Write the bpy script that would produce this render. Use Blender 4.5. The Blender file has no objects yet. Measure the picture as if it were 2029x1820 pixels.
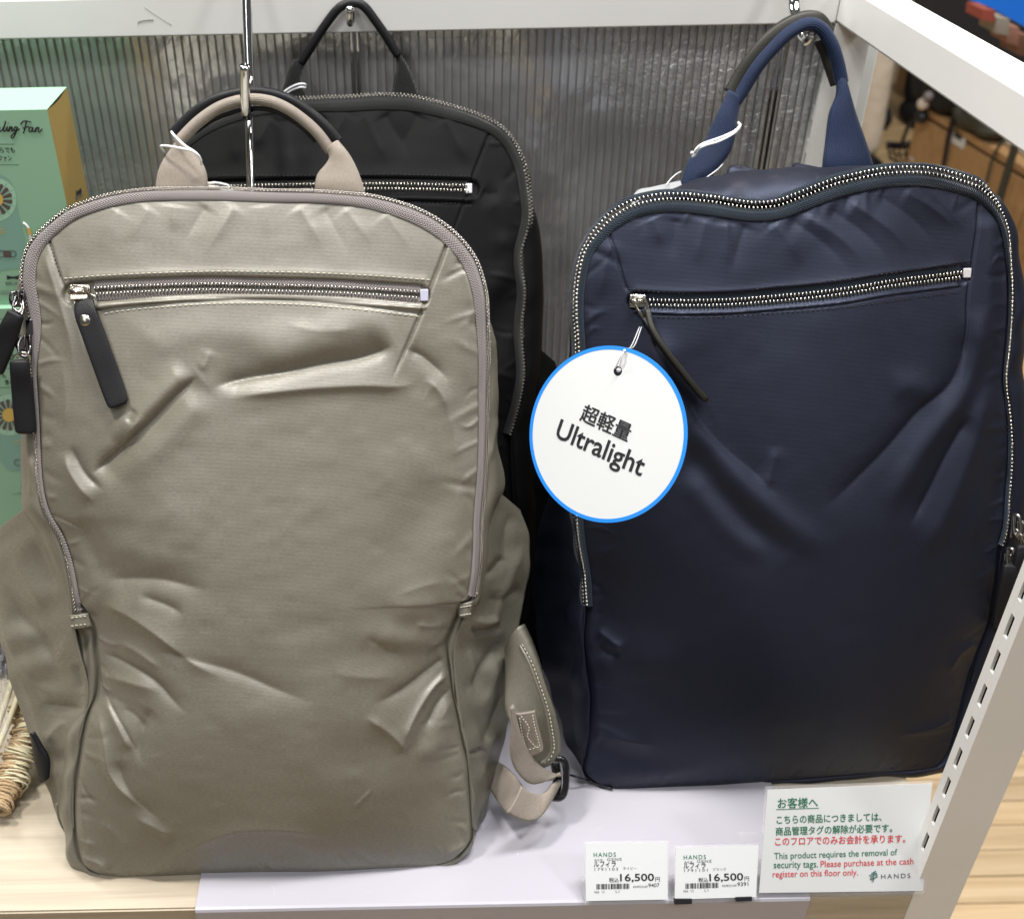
import bpy, bmesh, math, random
import numpy as np
from mathutils import Vector, Matrix
from mathutils.bvhtree import BVHTree
random.seed(5); rng = np.random.default_rng(5)
sc = bpy.context.scene
COL = sc.collection

# ------------------------------------------------------------------ camera
WALL_D = 0.83; CAM_H = 0.60
F_, PX, PY = 2150.0, 835.0, 910.0          # focal length and principal point measured on a 2029 x 1820 view of the photograph
IW, IH = 2029.0, 1820.0
TH = math.radians(34.2); ROLL = math.radians(1.12)
CAM = Vector((0.0, -WALL_D, CAM_H))
R0, U0, FW = Vector((1, 0, 0)), Vector((0, math.sin(TH), math.cos(TH))), Vector((0, math.cos(TH), -math.sin(TH)))
RT = R0 * math.cos(ROLL) - U0 * math.sin(ROLL)
UP = R0 * math.sin(ROLL) + U0 * math.cos(ROLL)
cd = bpy.data.cameras.new("camera"); cam = bpy.data.objects.new("camera", cd); COL.objects.link(cam)
cam.matrix_world = Matrix(((RT.x, UP.x, -FW.x, CAM.x), (RT.y, UP.y, -FW.y, CAM.y), (RT.z, UP.z, -FW.z, CAM.z), (0, 0, 0, 1)))
cd.sensor_width = 36.0; cd.sensor_fit = 'HORIZONTAL'; cd.lens = 36.0 * F_ / IW
cd.shift_x = (IW / 2 - PX) / IW; cd.shift_y = -(IH / 2 - PY) / IW
cd.clip_start = 0.02; cd.clip_end = 60
cd.dof.use_dof = True; cd.dof.focus_distance = 0.60; cd.dof.aperture_fstop = 11.0
sc.camera = cam

# ------------------------------------------------------------------ light: shop ceiling lamps and added fill lamps
w = bpy.data.worlds.new("World"); sc.world = w; w.use_nodes = True
bg = w.node_tree.nodes['Background']; bg.inputs[0].default_value = (0.93, 0.97, 1.0, 1); bg.inputs[1].default_value = 0.085
def area(loc, sx, sy, power, col=(1, 0.97, 0.92), target=None):
    d = bpy.data.lights.new("ceiling_or_fill_lamp", 'AREA'); d.shape = 'RECTANGLE'; d.size = sx; d.size_y = sy; d.energy = power; d.color = col
    o = bpy.data.objects.new("ceiling_or_fill_lamp", d); COL.objects.link(o); o.location = loc
    if target is not None:
        o.rotation_euler = (Vector(target) - Vector(loc)).to_track_quat('-Z', 'Y').to_euler()
    return o
area((-0.60, -0.30, 1.9), 0.22, 0.22, 28, (1, 0.96, 0.90), (0.0, -0.2, 0.2))
area((0.45, -0.15, 1.9), 0.22, 0.9, 39, (1, 0.98, 0.96), (0.1, -0.3, 0.1))
area((-0.1, -1.25, 1.9), 1.7, 0.35, 12, (0.97, 0.98, 1.0), (0, -0.2, 0.3))  # added lamp behind the camera, gives the upper navy cloth its sheen
area((2.0, 1.6, 1.9), 1.2, 0.3, 44, (1, 0.93, 0.82))
area((-1.2, 0.7, 1.9), 0.3, 1.0, 20, (1, 0.97, 0.92), (0, -0.3, 0))
area((1.7, -1.3, 1.9), 0.3, 0.3, 13, (1, 0.98, 0.95), (0.3, -0.2, 0.2))  # added fill lamp, brightens the fronts of the white post and rails
area((-1.0, -3.0, 1.9), 0.2, 2.4, 22, (1, 0.97, 0.93))
sc.view_settings.view_transform = 'Standard'; sc.view_settings.look = 'None'; sc.view_settings.exposure = 0.0; sc.view_settings.gamma = 1.0
sc.cycles.max_bounces = 8; sc.cycles.use_denoising = True
sc.cycles.caustics_reflective = False; sc.cycles.caustics_refractive = False

# ------------------------------------------------------------------ pixel helpers (measure the place from the photograph)
def ray(u, v):
    x = (u - PX) / F_; y = (v - PY) / F_
    return RT * x - UP * y + FW
def atD(u, v, D):                       # point at horizontal distance D in front of the camera
    r = ray(u, v); return CAM + r * (D / r.y)
def atZ(u, v, z):
    r = ray(u, v); return CAM + r * ((z - CAM_H) / r.z)
def atT(u, v, t):                       # at depth t along the lens axis
    return CAM + ray(u, v) * t
def atX(u, v, x):
    r = ray(u, v); return CAM + r * (x / r.x)
class Plane:
    def __init__(s, O, U, V):
        s.O, s.U, s.V = O, U.normalized(), V.normalized(); s.N = s.U.cross(s.V).normalized(); s.V = s.N.cross(s.U)
    def hit(s, u, v, c=0.0):
        r = ray(u, v); O = s.O + s.N * c
        return CAM + r * ((O - CAM).dot(s.N) / r.dot(s.N))
    def ab(s, u, v, c=0.0):
        p = s.hit(u, v, c) - s.O; return (p.dot(s.U), p.dot(s.V))
    def P(s, a, b, c=0.0):
        return s.O + s.U * a + s.V * b + s.N * c

def cr(pts, n):                          # Catmull-Rom through pts (any dimension), n samples by arc length
    P = np.array([tuple(p) for p in pts], float)
    if len(P) == 2:
        t = np.linspace(0, 1, n)[:, None]; return P[0] * (1 - t) + P[1] * t
    Q = np.vstack([2 * P[0] - P[1], P, 2 * P[-1] - P[-2]]); out = []
    for i in range(1, len(Q) - 2):
        p0, p1, p2, p3 = Q[i - 1], Q[i], Q[i + 1], Q[i + 2]
        for t in np.linspace(0, 1, 14, endpoint=False):
            out.append(0.5 * (2 * p1 + (p2 - p0) * t + (2 * p0 - 5 * p1 + 4 * p2 - p3) * t * t + (3 * p1 - p0 - 3 * p2 + p3) * t ** 3))
    out.append(P[-1]); out = np.array(out)
    return resample(out, n)
def resample(out, n):
    d = np.r_[0, np.cumsum(np.linalg.norm(np.diff(out, axis=0), axis=1))]
    s = np.linspace(0, d[-1], n)
    return np.stack([np.interp(s, d, out[:, k]) for k in range(out.shape[1])], 1)
def nrm(v):
    return v / np.maximum(np.linalg.norm(v, axis=-1, keepdims=True), 1e-12)
def tangents(P):
    return nrm(np.gradient(P, axis=0))

# ------------------------------------------------------------------ object helpers
def link(name, me, mat=None, parent=None, smooth=False):
    if mat: me.materials.append(mat)
    if smooth: me.polygons.foreach_set('use_smooth', [True] * len(me.polygons))
    o = bpy.data.objects.new(name, me); COL.objects.link(o)
    if parent: o.parent = parent
    return o
def mesh(name, V, Fc, mat=None, parent=None, smooth=False, uv=None):
    me = bpy.data.meshes.new(name)
    V = np.asarray(V, float); 
    if isinstance(Fc, np.ndarray):
        k = Fc.shape[1]; me.vertices.add(len(V)); me.vertices.foreach_set('co', V.ravel())
        me.loops.add(Fc.size); me.loops.foreach_set('vertex_index', Fc.ravel().astype(np.int32))
        me.polygons.add(len(Fc)); me.polygons.foreach_set('loop_start', np.arange(0, Fc.size, k, dtype=np.int32))
        me.update(calc_edges=True); me.validate()
        if uv is not None:
            l = me.uv_layers.new(name='uv'); l.data.foreach_set('uv', np.asarray(uv)[Fc.ravel()].ravel())
    else:
        me.from_pydata([tuple(v) for v in V], [], Fc); me.update()
        if uv is not None:
            l = me.uv_layers.new(name='uv')
            for lp in me.loops: l.data[lp.index].uv = uv[lp.vertex_index]
    return link(name, me, mat, parent, smooth)
def empty(name, loc=(0, 0, 0)):
    o = bpy.data.objects.new(name, None); o.empty_display_size = 0.02; COL.objects.link(o); o.location = loc; return o
def tag(o, label=None, cat=None, group=None, kind=None):
    for k, v in (('label', label), ('category', cat), ('group', group), ('kind', kind)):
        if v: o[k] = v
    return o
def grid_faces(nr, nc, closed=False):
    r = np.arange(nr - 1)[:, None]; c = np.arange(nc if closed else nc - 1)[None, :]
    c2 = (c + 1) % nc
    a = r * nc + c; b = r * nc + c2; d = (r + 1) * nc + c; e = (r + 1) * nc + c2
    return np.stack([a, b, e, d], -1).reshape(-1, 4)
def sweep(name, pts, wa, wb, mat, parent, side=None, n=12, power=1.0, cap=True, uvs=True):
    P = np.asarray(pts, float); m = len(P); T = tangents(P)
    wa = np.interp(np.linspace(0, 1, m), np.linspace(0, 1, np.size(wa)), np.atleast_1d(wa)) if np.size(wa) > 1 else np.full(m, float(np.atleast_1d(wa)[0]))
    wb = np.interp(np.linspace(0, 1, m), np.linspace(0, 1, np.size(wb)), np.atleast_1d(wb)) if np.size(wb) > 1 else np.full(m, float(np.atleast_1d(wb)[0]))
    if side is None:
        ref = np.array(FW)[None, :].repeat(m, 0); S = np.cross(T, ref)
        bad = np.linalg.norm(S, axis=1) < 0.15
        S[bad] = np.cross(T[bad], np.array([1.0, 0.02, 0]))
    else:
        S = np.asarray(side, float)
        if S.ndim == 1: S = S[None, :].repeat(m, 0)
        S = S - T * (S * T).sum(1, keepdims=True)
    S = nrm(S)
    for i in range(1, m):
        if (S[i] * S[i - 1]).sum() < 0: S[i] = -S[i]
    B = np.cross(S, T); th = np.arange(n) / n * 2 * math.pi
    c, s = np.cos(th), np.sin(th); c = np.sign(c) * np.abs(c) ** power; s = np.sign(s) * np.abs(s) ** power
    V = P[:, None] + S[:, None] * (c[None, :, None] * wa[:, None, None]) + B[:, None] * (s[None, :, None] * wb[:, None, None])
    L = np.r_[0, np.cumsum(np.linalg.norm(np.diff(P, axis=0), axis=1))]
    uv = np.stack([np.broadcast_to(L[:, None], (m, n)), np.broadcast_to((c * 1.0)[None, :], (m, n)) * wa[:, None]], -1).reshape(-1, 2)
    V = V.reshape(-1, 3); Fq = grid_faces(m, n, True)[:, ::-1]
    if cap:
        Vl = np.vstack([V, P[0], P[-1]]); i0, i1 = m * n, m * n + 1
        uv = np.vstack([uv, [0, 0], [L[-1], 0]])
        f = [tuple(x) for x in Fq]
        for k in range(n):
            f.append((k, (k + 1) % n, i0)); f.append(((m - 1) * n + (k + 1) % n, (m - 1) * n + k, i1))
        return mesh(name, Vl, f, mat, parent, True, uv)
    return mesh(name, V, Fq, mat, parent, True, uv)
def tube(name, pts, r, mat, parent, n=10, ns=None):
    pts = cr(pts, ns) if ns else np.asarray([tuple(p) for p in pts], float)
    return sweep(name, pts, r, r, mat, parent, n=n)
def box(name, c, s, mat, parent=None, M=None, bev=0.0, seg=2):
    bm = bmesh.new(); bmesh.ops.create_cube(bm, size=1.0)
    bmesh.ops.scale(bm, vec=Vector(s), verts=bm.verts)
    if bev > 0: bmesh.ops.bevel(bm, geom=list(bm.edges), offset=bev, segments=seg, affect='EDGES', profile=0.5)
    if M is not None: bmesh.ops.transform(bm, matrix=M, verts=bm.verts)
    bmesh.ops.translate(bm, vec=Vector(c), verts=bm.verts)
    me = bpy.data.meshes.new(name); bm.to_mesh(me); bm.free()
    o = link(name, me, mat, parent)
    if bev > 0:
        ar = [p.area for p in me.polygons]; mx = max(ar)
        me.polygons.foreach_set('use_smooth', [a_ < 0.02 * mx or (a_ < 0.12 * mx and len(ar) > 30 and a_ < bev * max(s) * 3) for a_ in ar])
    return o
def frame3(x, y, z):
    return Matrix(((x[0], y[0], z[0]), (x[1], y[1], z[1]), (x[2], y[2], z[2]))).to_4x4()
def merge_boxes(name, items, mat, parent, kind='stuff', bev=0):
    """items: (centre, x axis, y axis, z axis, size) -> one mesh of small blocks"""
    cube = np.array([[x, y, z] for x in (-.5, .5) for y in (-.5, .5) for z in (-.5, .5)])
    q = np.array([[0, 1, 3, 2], [4, 6, 7, 5], [0, 4, 5, 1], [2, 3, 7, 6], [0, 2, 6, 4], [1, 5, 7, 3]])
    V = []; Fc = []
    for i, (c, x, y, z, s) in enumerate(items):
        M = np.stack([np.array(x) * s[0], np.array(y) * s[1], np.array(z) * s[2]], 0)
        k = cube.copy()
        k[cube[:, 2] > 0, :2] *= 0.72
        V.append(k @ M + np.array(c)); Fc.append(q + i * 8)
    o = mesh(name, np.vstack(V), np.vstack(Fc), mat, parent)
    if kind: o['kind'] = kind
    return o

# ------------------------------------------------------------------ materials
def MAT(name, col, rough=0.5, metal=0.0, spec=0.5, sheen=0.0, sheen_tint=None, coat=0.0, bump=None, colnoise=None, trans=0.0, ior=1.45, alpha=None, emit=None, aniso=0):
    m = bpy.data.materials.new(name); m.use_nodes = True; nt = m.node_tree; b = nt.nodes['Principled BSDF']
    b.inputs['Base Color'].default_value = (*col, 1); b.inputs['Roughness'].default_value = rough; b.inputs['Metallic'].default_value = metal
    b.inputs['Specular IOR Level'].default_value = spec; b.inputs['Sheen Weight'].default_value = sheen
    b.inputs['Coat Weight'].default_value = coat; b.inputs['Transmission Weight'].default_value = trans; b.inputs['IOR'].default_value = ior
    if sheen: b.inputs['Sheen Roughness'].default_value = 0.35
    if sheen_tint: b.inputs['Sheen Tint'].default_value = (*sheen_tint, 1)
    if aniso: b.inputs['Anisotropic'].default_value = aniso
    if emit: b.inputs['Emission Color'].default_value = (*emit[0], 1); b.inputs['Emission Strength'].default_value = emit[1]
    m['_b'] = 1
    if colnoise:
        sc_, amt, col2 = colnoise
        tc = nt.nodes.new('ShaderNodeTexCoord'); nz = nt.nodes.new('ShaderNodeTexNoise'); nz.inputs['Scale'].default_value = sc_; nz.inputs['Detail'].default_value = 5
        rp = nt.nodes.new('ShaderNodeMapRange'); rp.inputs[1].default_value = 0.35; rp.inputs[2].default_value = 0.65; rp.inputs[4].default_value = amt
        mx = nt.nodes.new('ShaderNodeMix'); mx.data_type = 'RGBA'; mx.inputs[6].default_value = (*col, 1); mx.inputs[7].default_value = (*col2, 1)
        nt.links.new(tc.outputs['Object'], nz.inputs['Vector']); nt.links.new(nz.outputs[0], rp.inputs[0]); nt.links.new(rp.outputs[0], mx.inputs[0]); nt.links.new(mx.outputs[2], b.inputs['Base Color'])
    if bump:
        sc_, st, dist = bump
        tc = nt.nodes.new('ShaderNodeTexCoord'); nz = nt.nodes.new('ShaderNodeTexNoise'); nz.inputs['Scale'].default_value = sc_; nz.inputs['Detail'].default_value = 4
        bp = nt.nodes.new('ShaderNodeBump'); bp.inputs['Strength'].default_value = st; bp.inputs['Distance'].default_value = dist
        nt.links.new(tc.outputs['Object'], nz.inputs['Vector']); nt.links.new(nz.outputs[0], bp.inputs['Height']); nt.links.new(bp.outputs[0], b.inputs['Normal'])
    return m
def weave_mat(name, col, col2, rough, sheen, pitch, strength, spec=0.5, vpitch=None, diag=0.0, sheen_tint=None, cmix=0.5, stint=None):
    """cloth: fine ribs across the uv map (metres), with slight colour change between yarns and soft unevenness"""
    m = MAT(name, col, rough, spec=spec, sheen=sheen, sheen_tint=sheen_tint); nt = m.node_tree; b = nt.nodes['Principled BSDF']
    if stint: b.inputs['Specular Tint'].default_value = (*stint, 1)
    N = nt.nodes.new; L = nt.links.new
    uv = N('ShaderNodeUVMap'); sep = N('ShaderNodeSeparateXYZ'); L(uv.outputs[0], sep.inputs[0])
    nz = N('ShaderNodeTexNoise'); nz.inputs['Scale'].default_value = 60; nz.inputs['Detail'].default_value = 3; L(uv.outputs[0], nz.inputs['Vector'])
    def math_(op, a, b_=None, c=None):
        n = N('ShaderNodeMath'); n.operation = op
        for i, x in enumerate((a, b_, c)):
            if x is None: continue
            if isinstance(x, (int, float)): n.inputs[i].default_value = x
            else: L(x, n.inputs[i])
        return n.outputs[0]
    ph = math_('ADD', sep.outputs[1], math_('MULTIPLY', sep.outputs[0], diag))
    ph = math_('ADD', ph, math_('MULTIPLY', nz.outputs[0], pitch * 0.5))
    wv = math_('SINE', math_('MULTIPLY', ph, 2 * math.pi / pitch))
    wx = math_('SINE', math_('MULTIPLY', sep.outputs[0], 2 * math.pi / (vpitch or pitch * 0.8)))
    h = math_('ADD', wv, math_('MULTIPLY', wx, 0.35))
    bp = N('ShaderNodeBump'); bp.inputs['Strength'].default_value = strength; bp.inputs['Distance'].default_value = pitch * 0.25
    L(h, bp.inputs['Height'])
    # soft puckers of thin cloth
    nz2 = N('ShaderNodeTexNoise'); nz2.inputs['Scale'].default_value = 38; nz2.inputs['Detail'].default_value = 3; nz2.inputs['Distortion'].default_value = 0.4; L(uv.outputs[0], nz2.inputs['Vector'])
    bp2 = N('ShaderNodeBump'); bp2.inputs['Strength'].default_value = 0.12; bp2.inputs['Distance'].default_value = 0.0015
    L(nz2.outputs[0], bp2.inputs['Height']); L(bp.outputs[0], bp2.inputs['Normal']); L(bp2.outputs[0], b.inputs['Normal'])
    mx = N('ShaderNodeMix'); mx.data_type = 'RGBA'; mx.inputs[6].default_value = (*col, 1); mx.inputs[7].default_value = (*col2, 1)
    mpg = N('ShaderNodeMapping'); mpg.inputs['Scale'].default_value = (420, 1500, 1); L(uv.outputs[0], mpg.inputs[0])
    ng = N('ShaderNodeTexNoise'); ng.inputs['Scale'].default_value = 1.0; ng.inputs['Detail'].default_value = 2; L(mpg.outputs[0], ng.inputs['Vector'])   # uneven yarns
    f = math_('MULTIPLY_ADD', wv, 0.35 * cmix, 0.5); f = math_('ADD', f, math_('MULTIPLY_ADD', ng.outputs[0], 2.4, -1.2)); L(f, mx.inputs[0]); L(mx.outputs[2], b.inputs['Base Color'])
    rg = math_('MULTIPLY_ADD', ng.outputs[0], 0.30, rough - 0.15); L(rg, b.inputs['Roughness'])
    return m
def herring_mat(name, col, col2, pitch=0.0017):
    m = MAT(name, col, 0.75, spec=0.25, sheen=0.25); nt = m.node_tree; b = nt.nodes['Principled BSDF']; N = nt.nodes.new; L = nt.links.new
    uv = N('ShaderNodeUVMap'); sep = N('ShaderNodeSeparateXYZ'); L(uv.outputs[0], sep.inputs[0])
    ab = N('ShaderNodeMath'); ab.operation = 'PINGPONG'; L(sep.outputs[1], ab.inputs[0]); ab.inputs[1].default_value = 0.0014
    ad = N('ShaderNodeMath'); ad.operation = 'MULTIPLY_ADD'; L(ab.outputs[0], ad.inputs[0]); ad.inputs[1].default_value = 1.3; L(sep.outputs[0], ad.inputs[2])
    mu = N('ShaderNodeMath'); mu.operation = 'MULTIPLY'; L(ad.outputs[0], mu.inputs[0]); mu.inputs[1].default_value = 2 * math.pi / pitch
    si = N('ShaderNodeMath'); si.operation = 'SINE'; L(mu.outputs[0], si.inputs[0])
    bp = N('ShaderNodeBump'); bp.inputs['Strength'].default_value = 0.9; bp.inputs['Distance'].default_value = 0.0004; L(si.outputs[0], bp.inputs['Height']); L(bp.outputs[0], b.inputs['Normal'])
    mx = N('ShaderNodeMix'); mx.data_type = 'RGBA'; mx.inputs[6].default_value = (*col, 1); mx.inputs[7].default_value = (*col2, 1)
    f = N('ShaderNodeMath'); f.operation = 'MULTIPLY_ADD'; L(si.outputs[0], f.inputs[0]); f.inputs[1].default_value = 0.5; f.inputs[2].default_value = 0.5
    L(f.outputs[0], mx.inputs[0]); L(mx.outputs[2], b.inputs['Base Color'])
    return m
def wood_mat(name, c1, c2, c3, axis='X', scale=1.0, rough=0.45):
    m = MAT(name, c1, rough); nt = m.node_tree; b = nt.nodes['Principled BSDF']; N = nt.nodes.new; L = nt.links.new
    tc = N('ShaderNodeTexCoord'); mp = N('ShaderNodeMapping'); L(tc.outputs['Object'], mp.inputs[0])
    mp.inputs['Scale'].default_value = (1.2 * scale, 26 * scale, 26 * scale) if axis == 'X' else (26 * scale, 1.2 * scale, 26 * scale)
    oi = N('ShaderNodeObjectInfo'); cb = N('ShaderNodeCombineXYZ'); ml = N('ShaderNodeMath'); ml.operation = 'MULTIPLY'; ml.inputs[1].default_value = 13.0
    L(oi.outputs['Random'], ml.inputs[0]); L(ml.outputs[0], cb.inputs[2]); L(ml.outputs[0], cb.inputs[0]); L(cb.outputs[0], mp.inputs['Location'])
    nz = N('ShaderNodeTexNoise'); nz.inputs['Scale'].default_value = 3.0; nz.inputs['Detail'].default_value = 7; nz.inputs['Roughness'].default_value = 0.62; nz.inputs['Distortion'].default_value = 0.6
    L(mp.outputs[0], nz.inputs['Vector'])
    cr_ = N('ShaderNodeValToRGB'); e = cr_.color_ramp.elements; e[0].position = 0.34; e[0].color = (*c1, 1); e[1].position = 0.66; e[1].color = (*c3, 1)
    k = cr_.color_ramp.elements.new(0.5); k.color = (*c2, 1)
    L(nz.outputs[0], cr_.inputs[0])
    hs = N('ShaderNodeHueSaturation'); mr = N('ShaderNodeMapRange'); mr.inputs[3].default_value = 0.86; mr.inputs[4].default_value = 1.12
    L(oi.outputs['Random'], mr.inputs[0]); L(mr.outputs[0], hs.inputs['Value']); L(cr_.outputs[0], hs.inputs['Color']); L(hs.outputs[0], b.inputs['Base Color'])
    bp = N('ShaderNodeBump'); bp.inputs['Strength'].default_value = 0.15; bp.inputs['Distance'].default_value = 0.001; L(nz.outputs[0], bp.inputs['Height']); L(bp.outputs[0], b.inputs['Normal'])
    return m

M_rail = MAT('white_powder_coat', (0.82, 0.82, 0.805), 0.38, bump=(900, 0.05, 0.0004), colnoise=(9, 0.5, (0.74, 0.74, 0.72)))
M_chrome = MAT('chrome', (0.72, 0.72, 0.72), 0.06, 1.0)
M_nickel = MAT('brushed_nickel', (0.47, 0.44, 0.39), 0.22, 1.0)
M_nickel_b = MAT('bright_nickel', (0.57, 0.55, 0.49), 0.25, 1.0)
M_gun = MAT('gunmetal', (0.16, 0.15, 0.16), 0.15, 1.0)
M_leather = MAT('black_leather', (0.012, 0.012, 0.014), 0.42, spec=0.25, bump=(1400, 0.35, 0.0005))
M_leatherg = MAT('brown_black_leather', (0.022, 0.021, 0.017), 0.45, spec=0.35, bump=(1400, 0.35, 0.0005))
M_elastic = MAT('white_elastic', (0.80, 0.82, 0.84), 0.6)
M_paper = MAT('white_paper', (0.64, 0.66, 0.67), 0.55)
M_ink = MAT('black_ink', (0.02, 0.02, 0.025), 0.5)
M_green = MAT('green_ink', (0.025, 0.16, 0.085), 0.5)
M_red = MAT('red_ink', (0.60, 0.055, 0.065), 0.5)
M_blue = MAT('blue_print', (0.02, 0.24, 0.86), 0.45)
M_clear = MAT('clear_acrylic', (0.96, 0.96, 0.98), 0.03, trans=1.0, ior=1.08)
M_clear.node_tree.nodes['Principled BSDF'].inputs['Transmission Weight'].default_value = 0.0; M_clear.node_tree.nodes['Principled BSDF'].inputs['Alpha'].default_value = 0.10
M_lav = MAT('lavender_sheet', (0.425, 0.415, 0.465), 0.28, spec=0.5, colnoise=(5, 0.5, (0.40, 0.39, 0.44)))
M_desk = wood_mat('pale_ash_board', (0.33, 0.28, 0.21), (0.41, 0.355, 0.27), (0.47, 0.415, 0.325), 'X', 1.0, 0.4)
M_floor = wood_mat('pine_strip_floor', (0.40, 0.27, 0.13), (0.52, 0.37, 0.20), (0.60, 0.45, 0.27), 'X', 0.6, 0.4)
M_cab = wood_mat('orange_beech_board', (0.40, 0.235, 0.105), (0.45, 0.27, 0.125), (0.49, 0.30, 0.145), 'X', 0.3, 0.5)
M_blackp = MAT('black_plastic', (0.015, 0.015, 0.017), 0.35)
M_slot_shade = MAT('painted_slot_shade', (0.004, 0.004, 0.004), 1.0, spec=0.0)
M_dark = MAT('black_cloth', (0.010, 0.010, 0.012), 0.8, bump=(300, 0.3, 0.002))
M_olive = MAT('olive_cloth', (0.055, 0.055, 0.043), 0.8, bump=(60, 0.5, 0.008))
M_cream = MAT('cream_cotton', (0.62, 0.55, 0.46), 0.8, bump=(30, 0.5, 0.01))
M_skin = MAT('skin', (0.55, 0.36, 0.27), 0.5)
M_bluesh = MAT('blue_painted_metal', (0.01, 0.14, 0.62), 0.35)
M_mint = MAT('mint_card', (0.265, 0.47, 0.325), 0.45, colnoise=(30, 0.25, (0.28, 0.50, 0.35)))
M_mustard = MAT('mustard_card', (0.30, 0.215, 0.065), 0.5)
M_bluegreen = MAT('blue_green_print', (0.205, 0.385, 0.32), 0.45)
M_palemint = MAT('pale_mint_print', (0.34, 0.58, 0.43), 0.45)
M_yellow = MAT('yellow_print', (0.62, 0.42, 0.10), 0.45)
M_brownp = MAT('brown_print', (0.10, 0.075, 0.07), 0.45)
M_jute = MAT('jute_rope', (0.46, 0.33, 0.19), 0.85, bump=(900, 0.9, 0.001))
M_ivory = MAT('ivory_cord', (0.70, 0.64, 0.44), 0.5)
M_thread_l = MAT('pale_thread', (0.58, 0.55, 0.45), 0.6)
M_thread_d = MAT('dark_thread', (0.012, 0.013, 0.02), 0.6)
M_thread_b = MAT('black_thread', (0.008, 0.008, 0.009), 0.6)

M_beige = weave_mat('beige_nylon', (0.186, 0.174, 0.137), (0.136, 0.127, 0.098), 0.41, 0.0, 0.00075, 0.14, spec=1.0)
M_beige_tape = herring_mat('mauve_zip_tape', (0.335, 0.305, 0.30), (0.17, 0.152, 0.15))
M_beige_web = weave_mat('beige_webbing', (0.315, 0.275, 0.235), (0.255, 0.22, 0.185), 0.6, 0.2, 0.0010, 0.35, spec=0.3)
M_navy = weave_mat('navy_nylon', (0.0058, 0.0069, 0.0130), (0.0042, 0.0050, 0.0098), 0.51, 0.0, 0.00075, 0.18, spec=0.66, stint=(0.62, 0.70, 1.0))
M_navy_tape = herring_mat('navy_zip_tape', (0.022, 0.034, 0.052), (0.012, 0.020, 0.033))
M_navy_web = weave_mat('navy_webbing', (0.010, 0.022, 0.062), (0.007, 0.016, 0.045), 0.6, 0.1, 0.0012, 0.5, spec=0.3)
M_black = weave_mat('black_nylon', (0.0065, 0.007, 0.0075), (0.004, 0.0042, 0.0045), 0.47, 0.0, 0.0008, 0.3, spec=0.09)
M_black_tape = herring_mat('black_zip_tape', (0.020, 0.021, 0.021), (0.010, 0.011, 0.011))
M_black_web = weave_mat('black_webbing', (0.016, 0.017, 0.017), (0.009, 0.010, 0.010), 0.6, 0.2, 0.0016, 0.9, spec=0.3)


# ================================================================== the display shelf
PW = 0.0265; PXL = 0.3014                       # square shelf posts
RAIL_D = 0.81; PAN_D = 0.832
def Y(D): return D - WALL_D
ZF = -0.70                                      # shop floor
DF = atZ(1300, 1782, 0.0).y + WALL_D            # front edge of the shelf board
SHR = PXL + PW - 0.0015
# shelf board (notched round the front post)
def prism(name, poly, z0, z1, mat, parent=None, bev=0.0):
    bm = bmesh.new(); vs = [bm.verts.new((x, y, z0)) for x, y in poly]; f = bm.faces.new(vs)
    r = bmesh.ops.extrude_face_region(bm, geom=[f]); bmesh.ops.translate(bm, vec=(0, 0, z1 - z0), verts=[e for e in r['geom'] if isinstance(e, bmesh.types.BMVert)])
    bmesh.ops.recalc_face_normals(bm, faces=bm.faces)
    if bev: bmesh.ops.bevel(bm, geom=list(bm.edges), offset=bev, segments=2, affect='EDGES')
    me = bpy.data.meshes.new(name); bm.to_mesh(me); bm.free(); return link(name, me, mat, parent)
shelf = prism('shelf_board', [(-1.3, Y(DF)), (0.2972, Y(DF)), (0.2972, Y(0.4165)), (SHR, Y(0.4165)), (SHR, Y(0.8295)), (-1.3, Y(0.8295))], -0.03, 0.0, M_desk, bev=0.0012)
tag(shelf, 'pale wood grain shelf board that the backpacks stand on', 'shelf board')
# lavender sheet, with a lip folded down over the front edge
xl = atZ(391, 1775, 0.002).x; xr = atZ(1600, 1760, 0.002).x
SH = 0.002
def lav():
    bm = bmesh.new(); yb = Y(0.80); yf = Y(DF) - 0.0025
    prof = [(yb, SH), (yf + 0.0025, SH), (yf + 0.0008, SH - 0.0006), (yf, SH - 0.0022), (yf, -0.026), (yf + 0.0018, -0.026), (yf + 0.0018, 0.0003), (yb, 0.0003)]
    a = [bm.verts.new((xl, y, z)) for y, z in prof]; b = [bm.verts.new((xr, y, z)) for y, z in prof]
    n = len(prof)
    for i in range(n): bm.faces.new((a[i], a[(i + 1) % n], b[(i + 1) % n], b[i]))
    bm.faces.new(a[::-1]); bm.faces.new(b); bmesh.ops.recalc_face_normals(bm, faces=bm.faces)
    me = bpy.data.meshes.new('shelf_liner'); bm.to_mesh(me); bm.free(); return link('shelf_liner', me, M_lav)
LINER = lav(); tag(LINER, 'glossy pale lavender sheet lying on the wood shelf and folded over its front edge', 'shelf liner')

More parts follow.
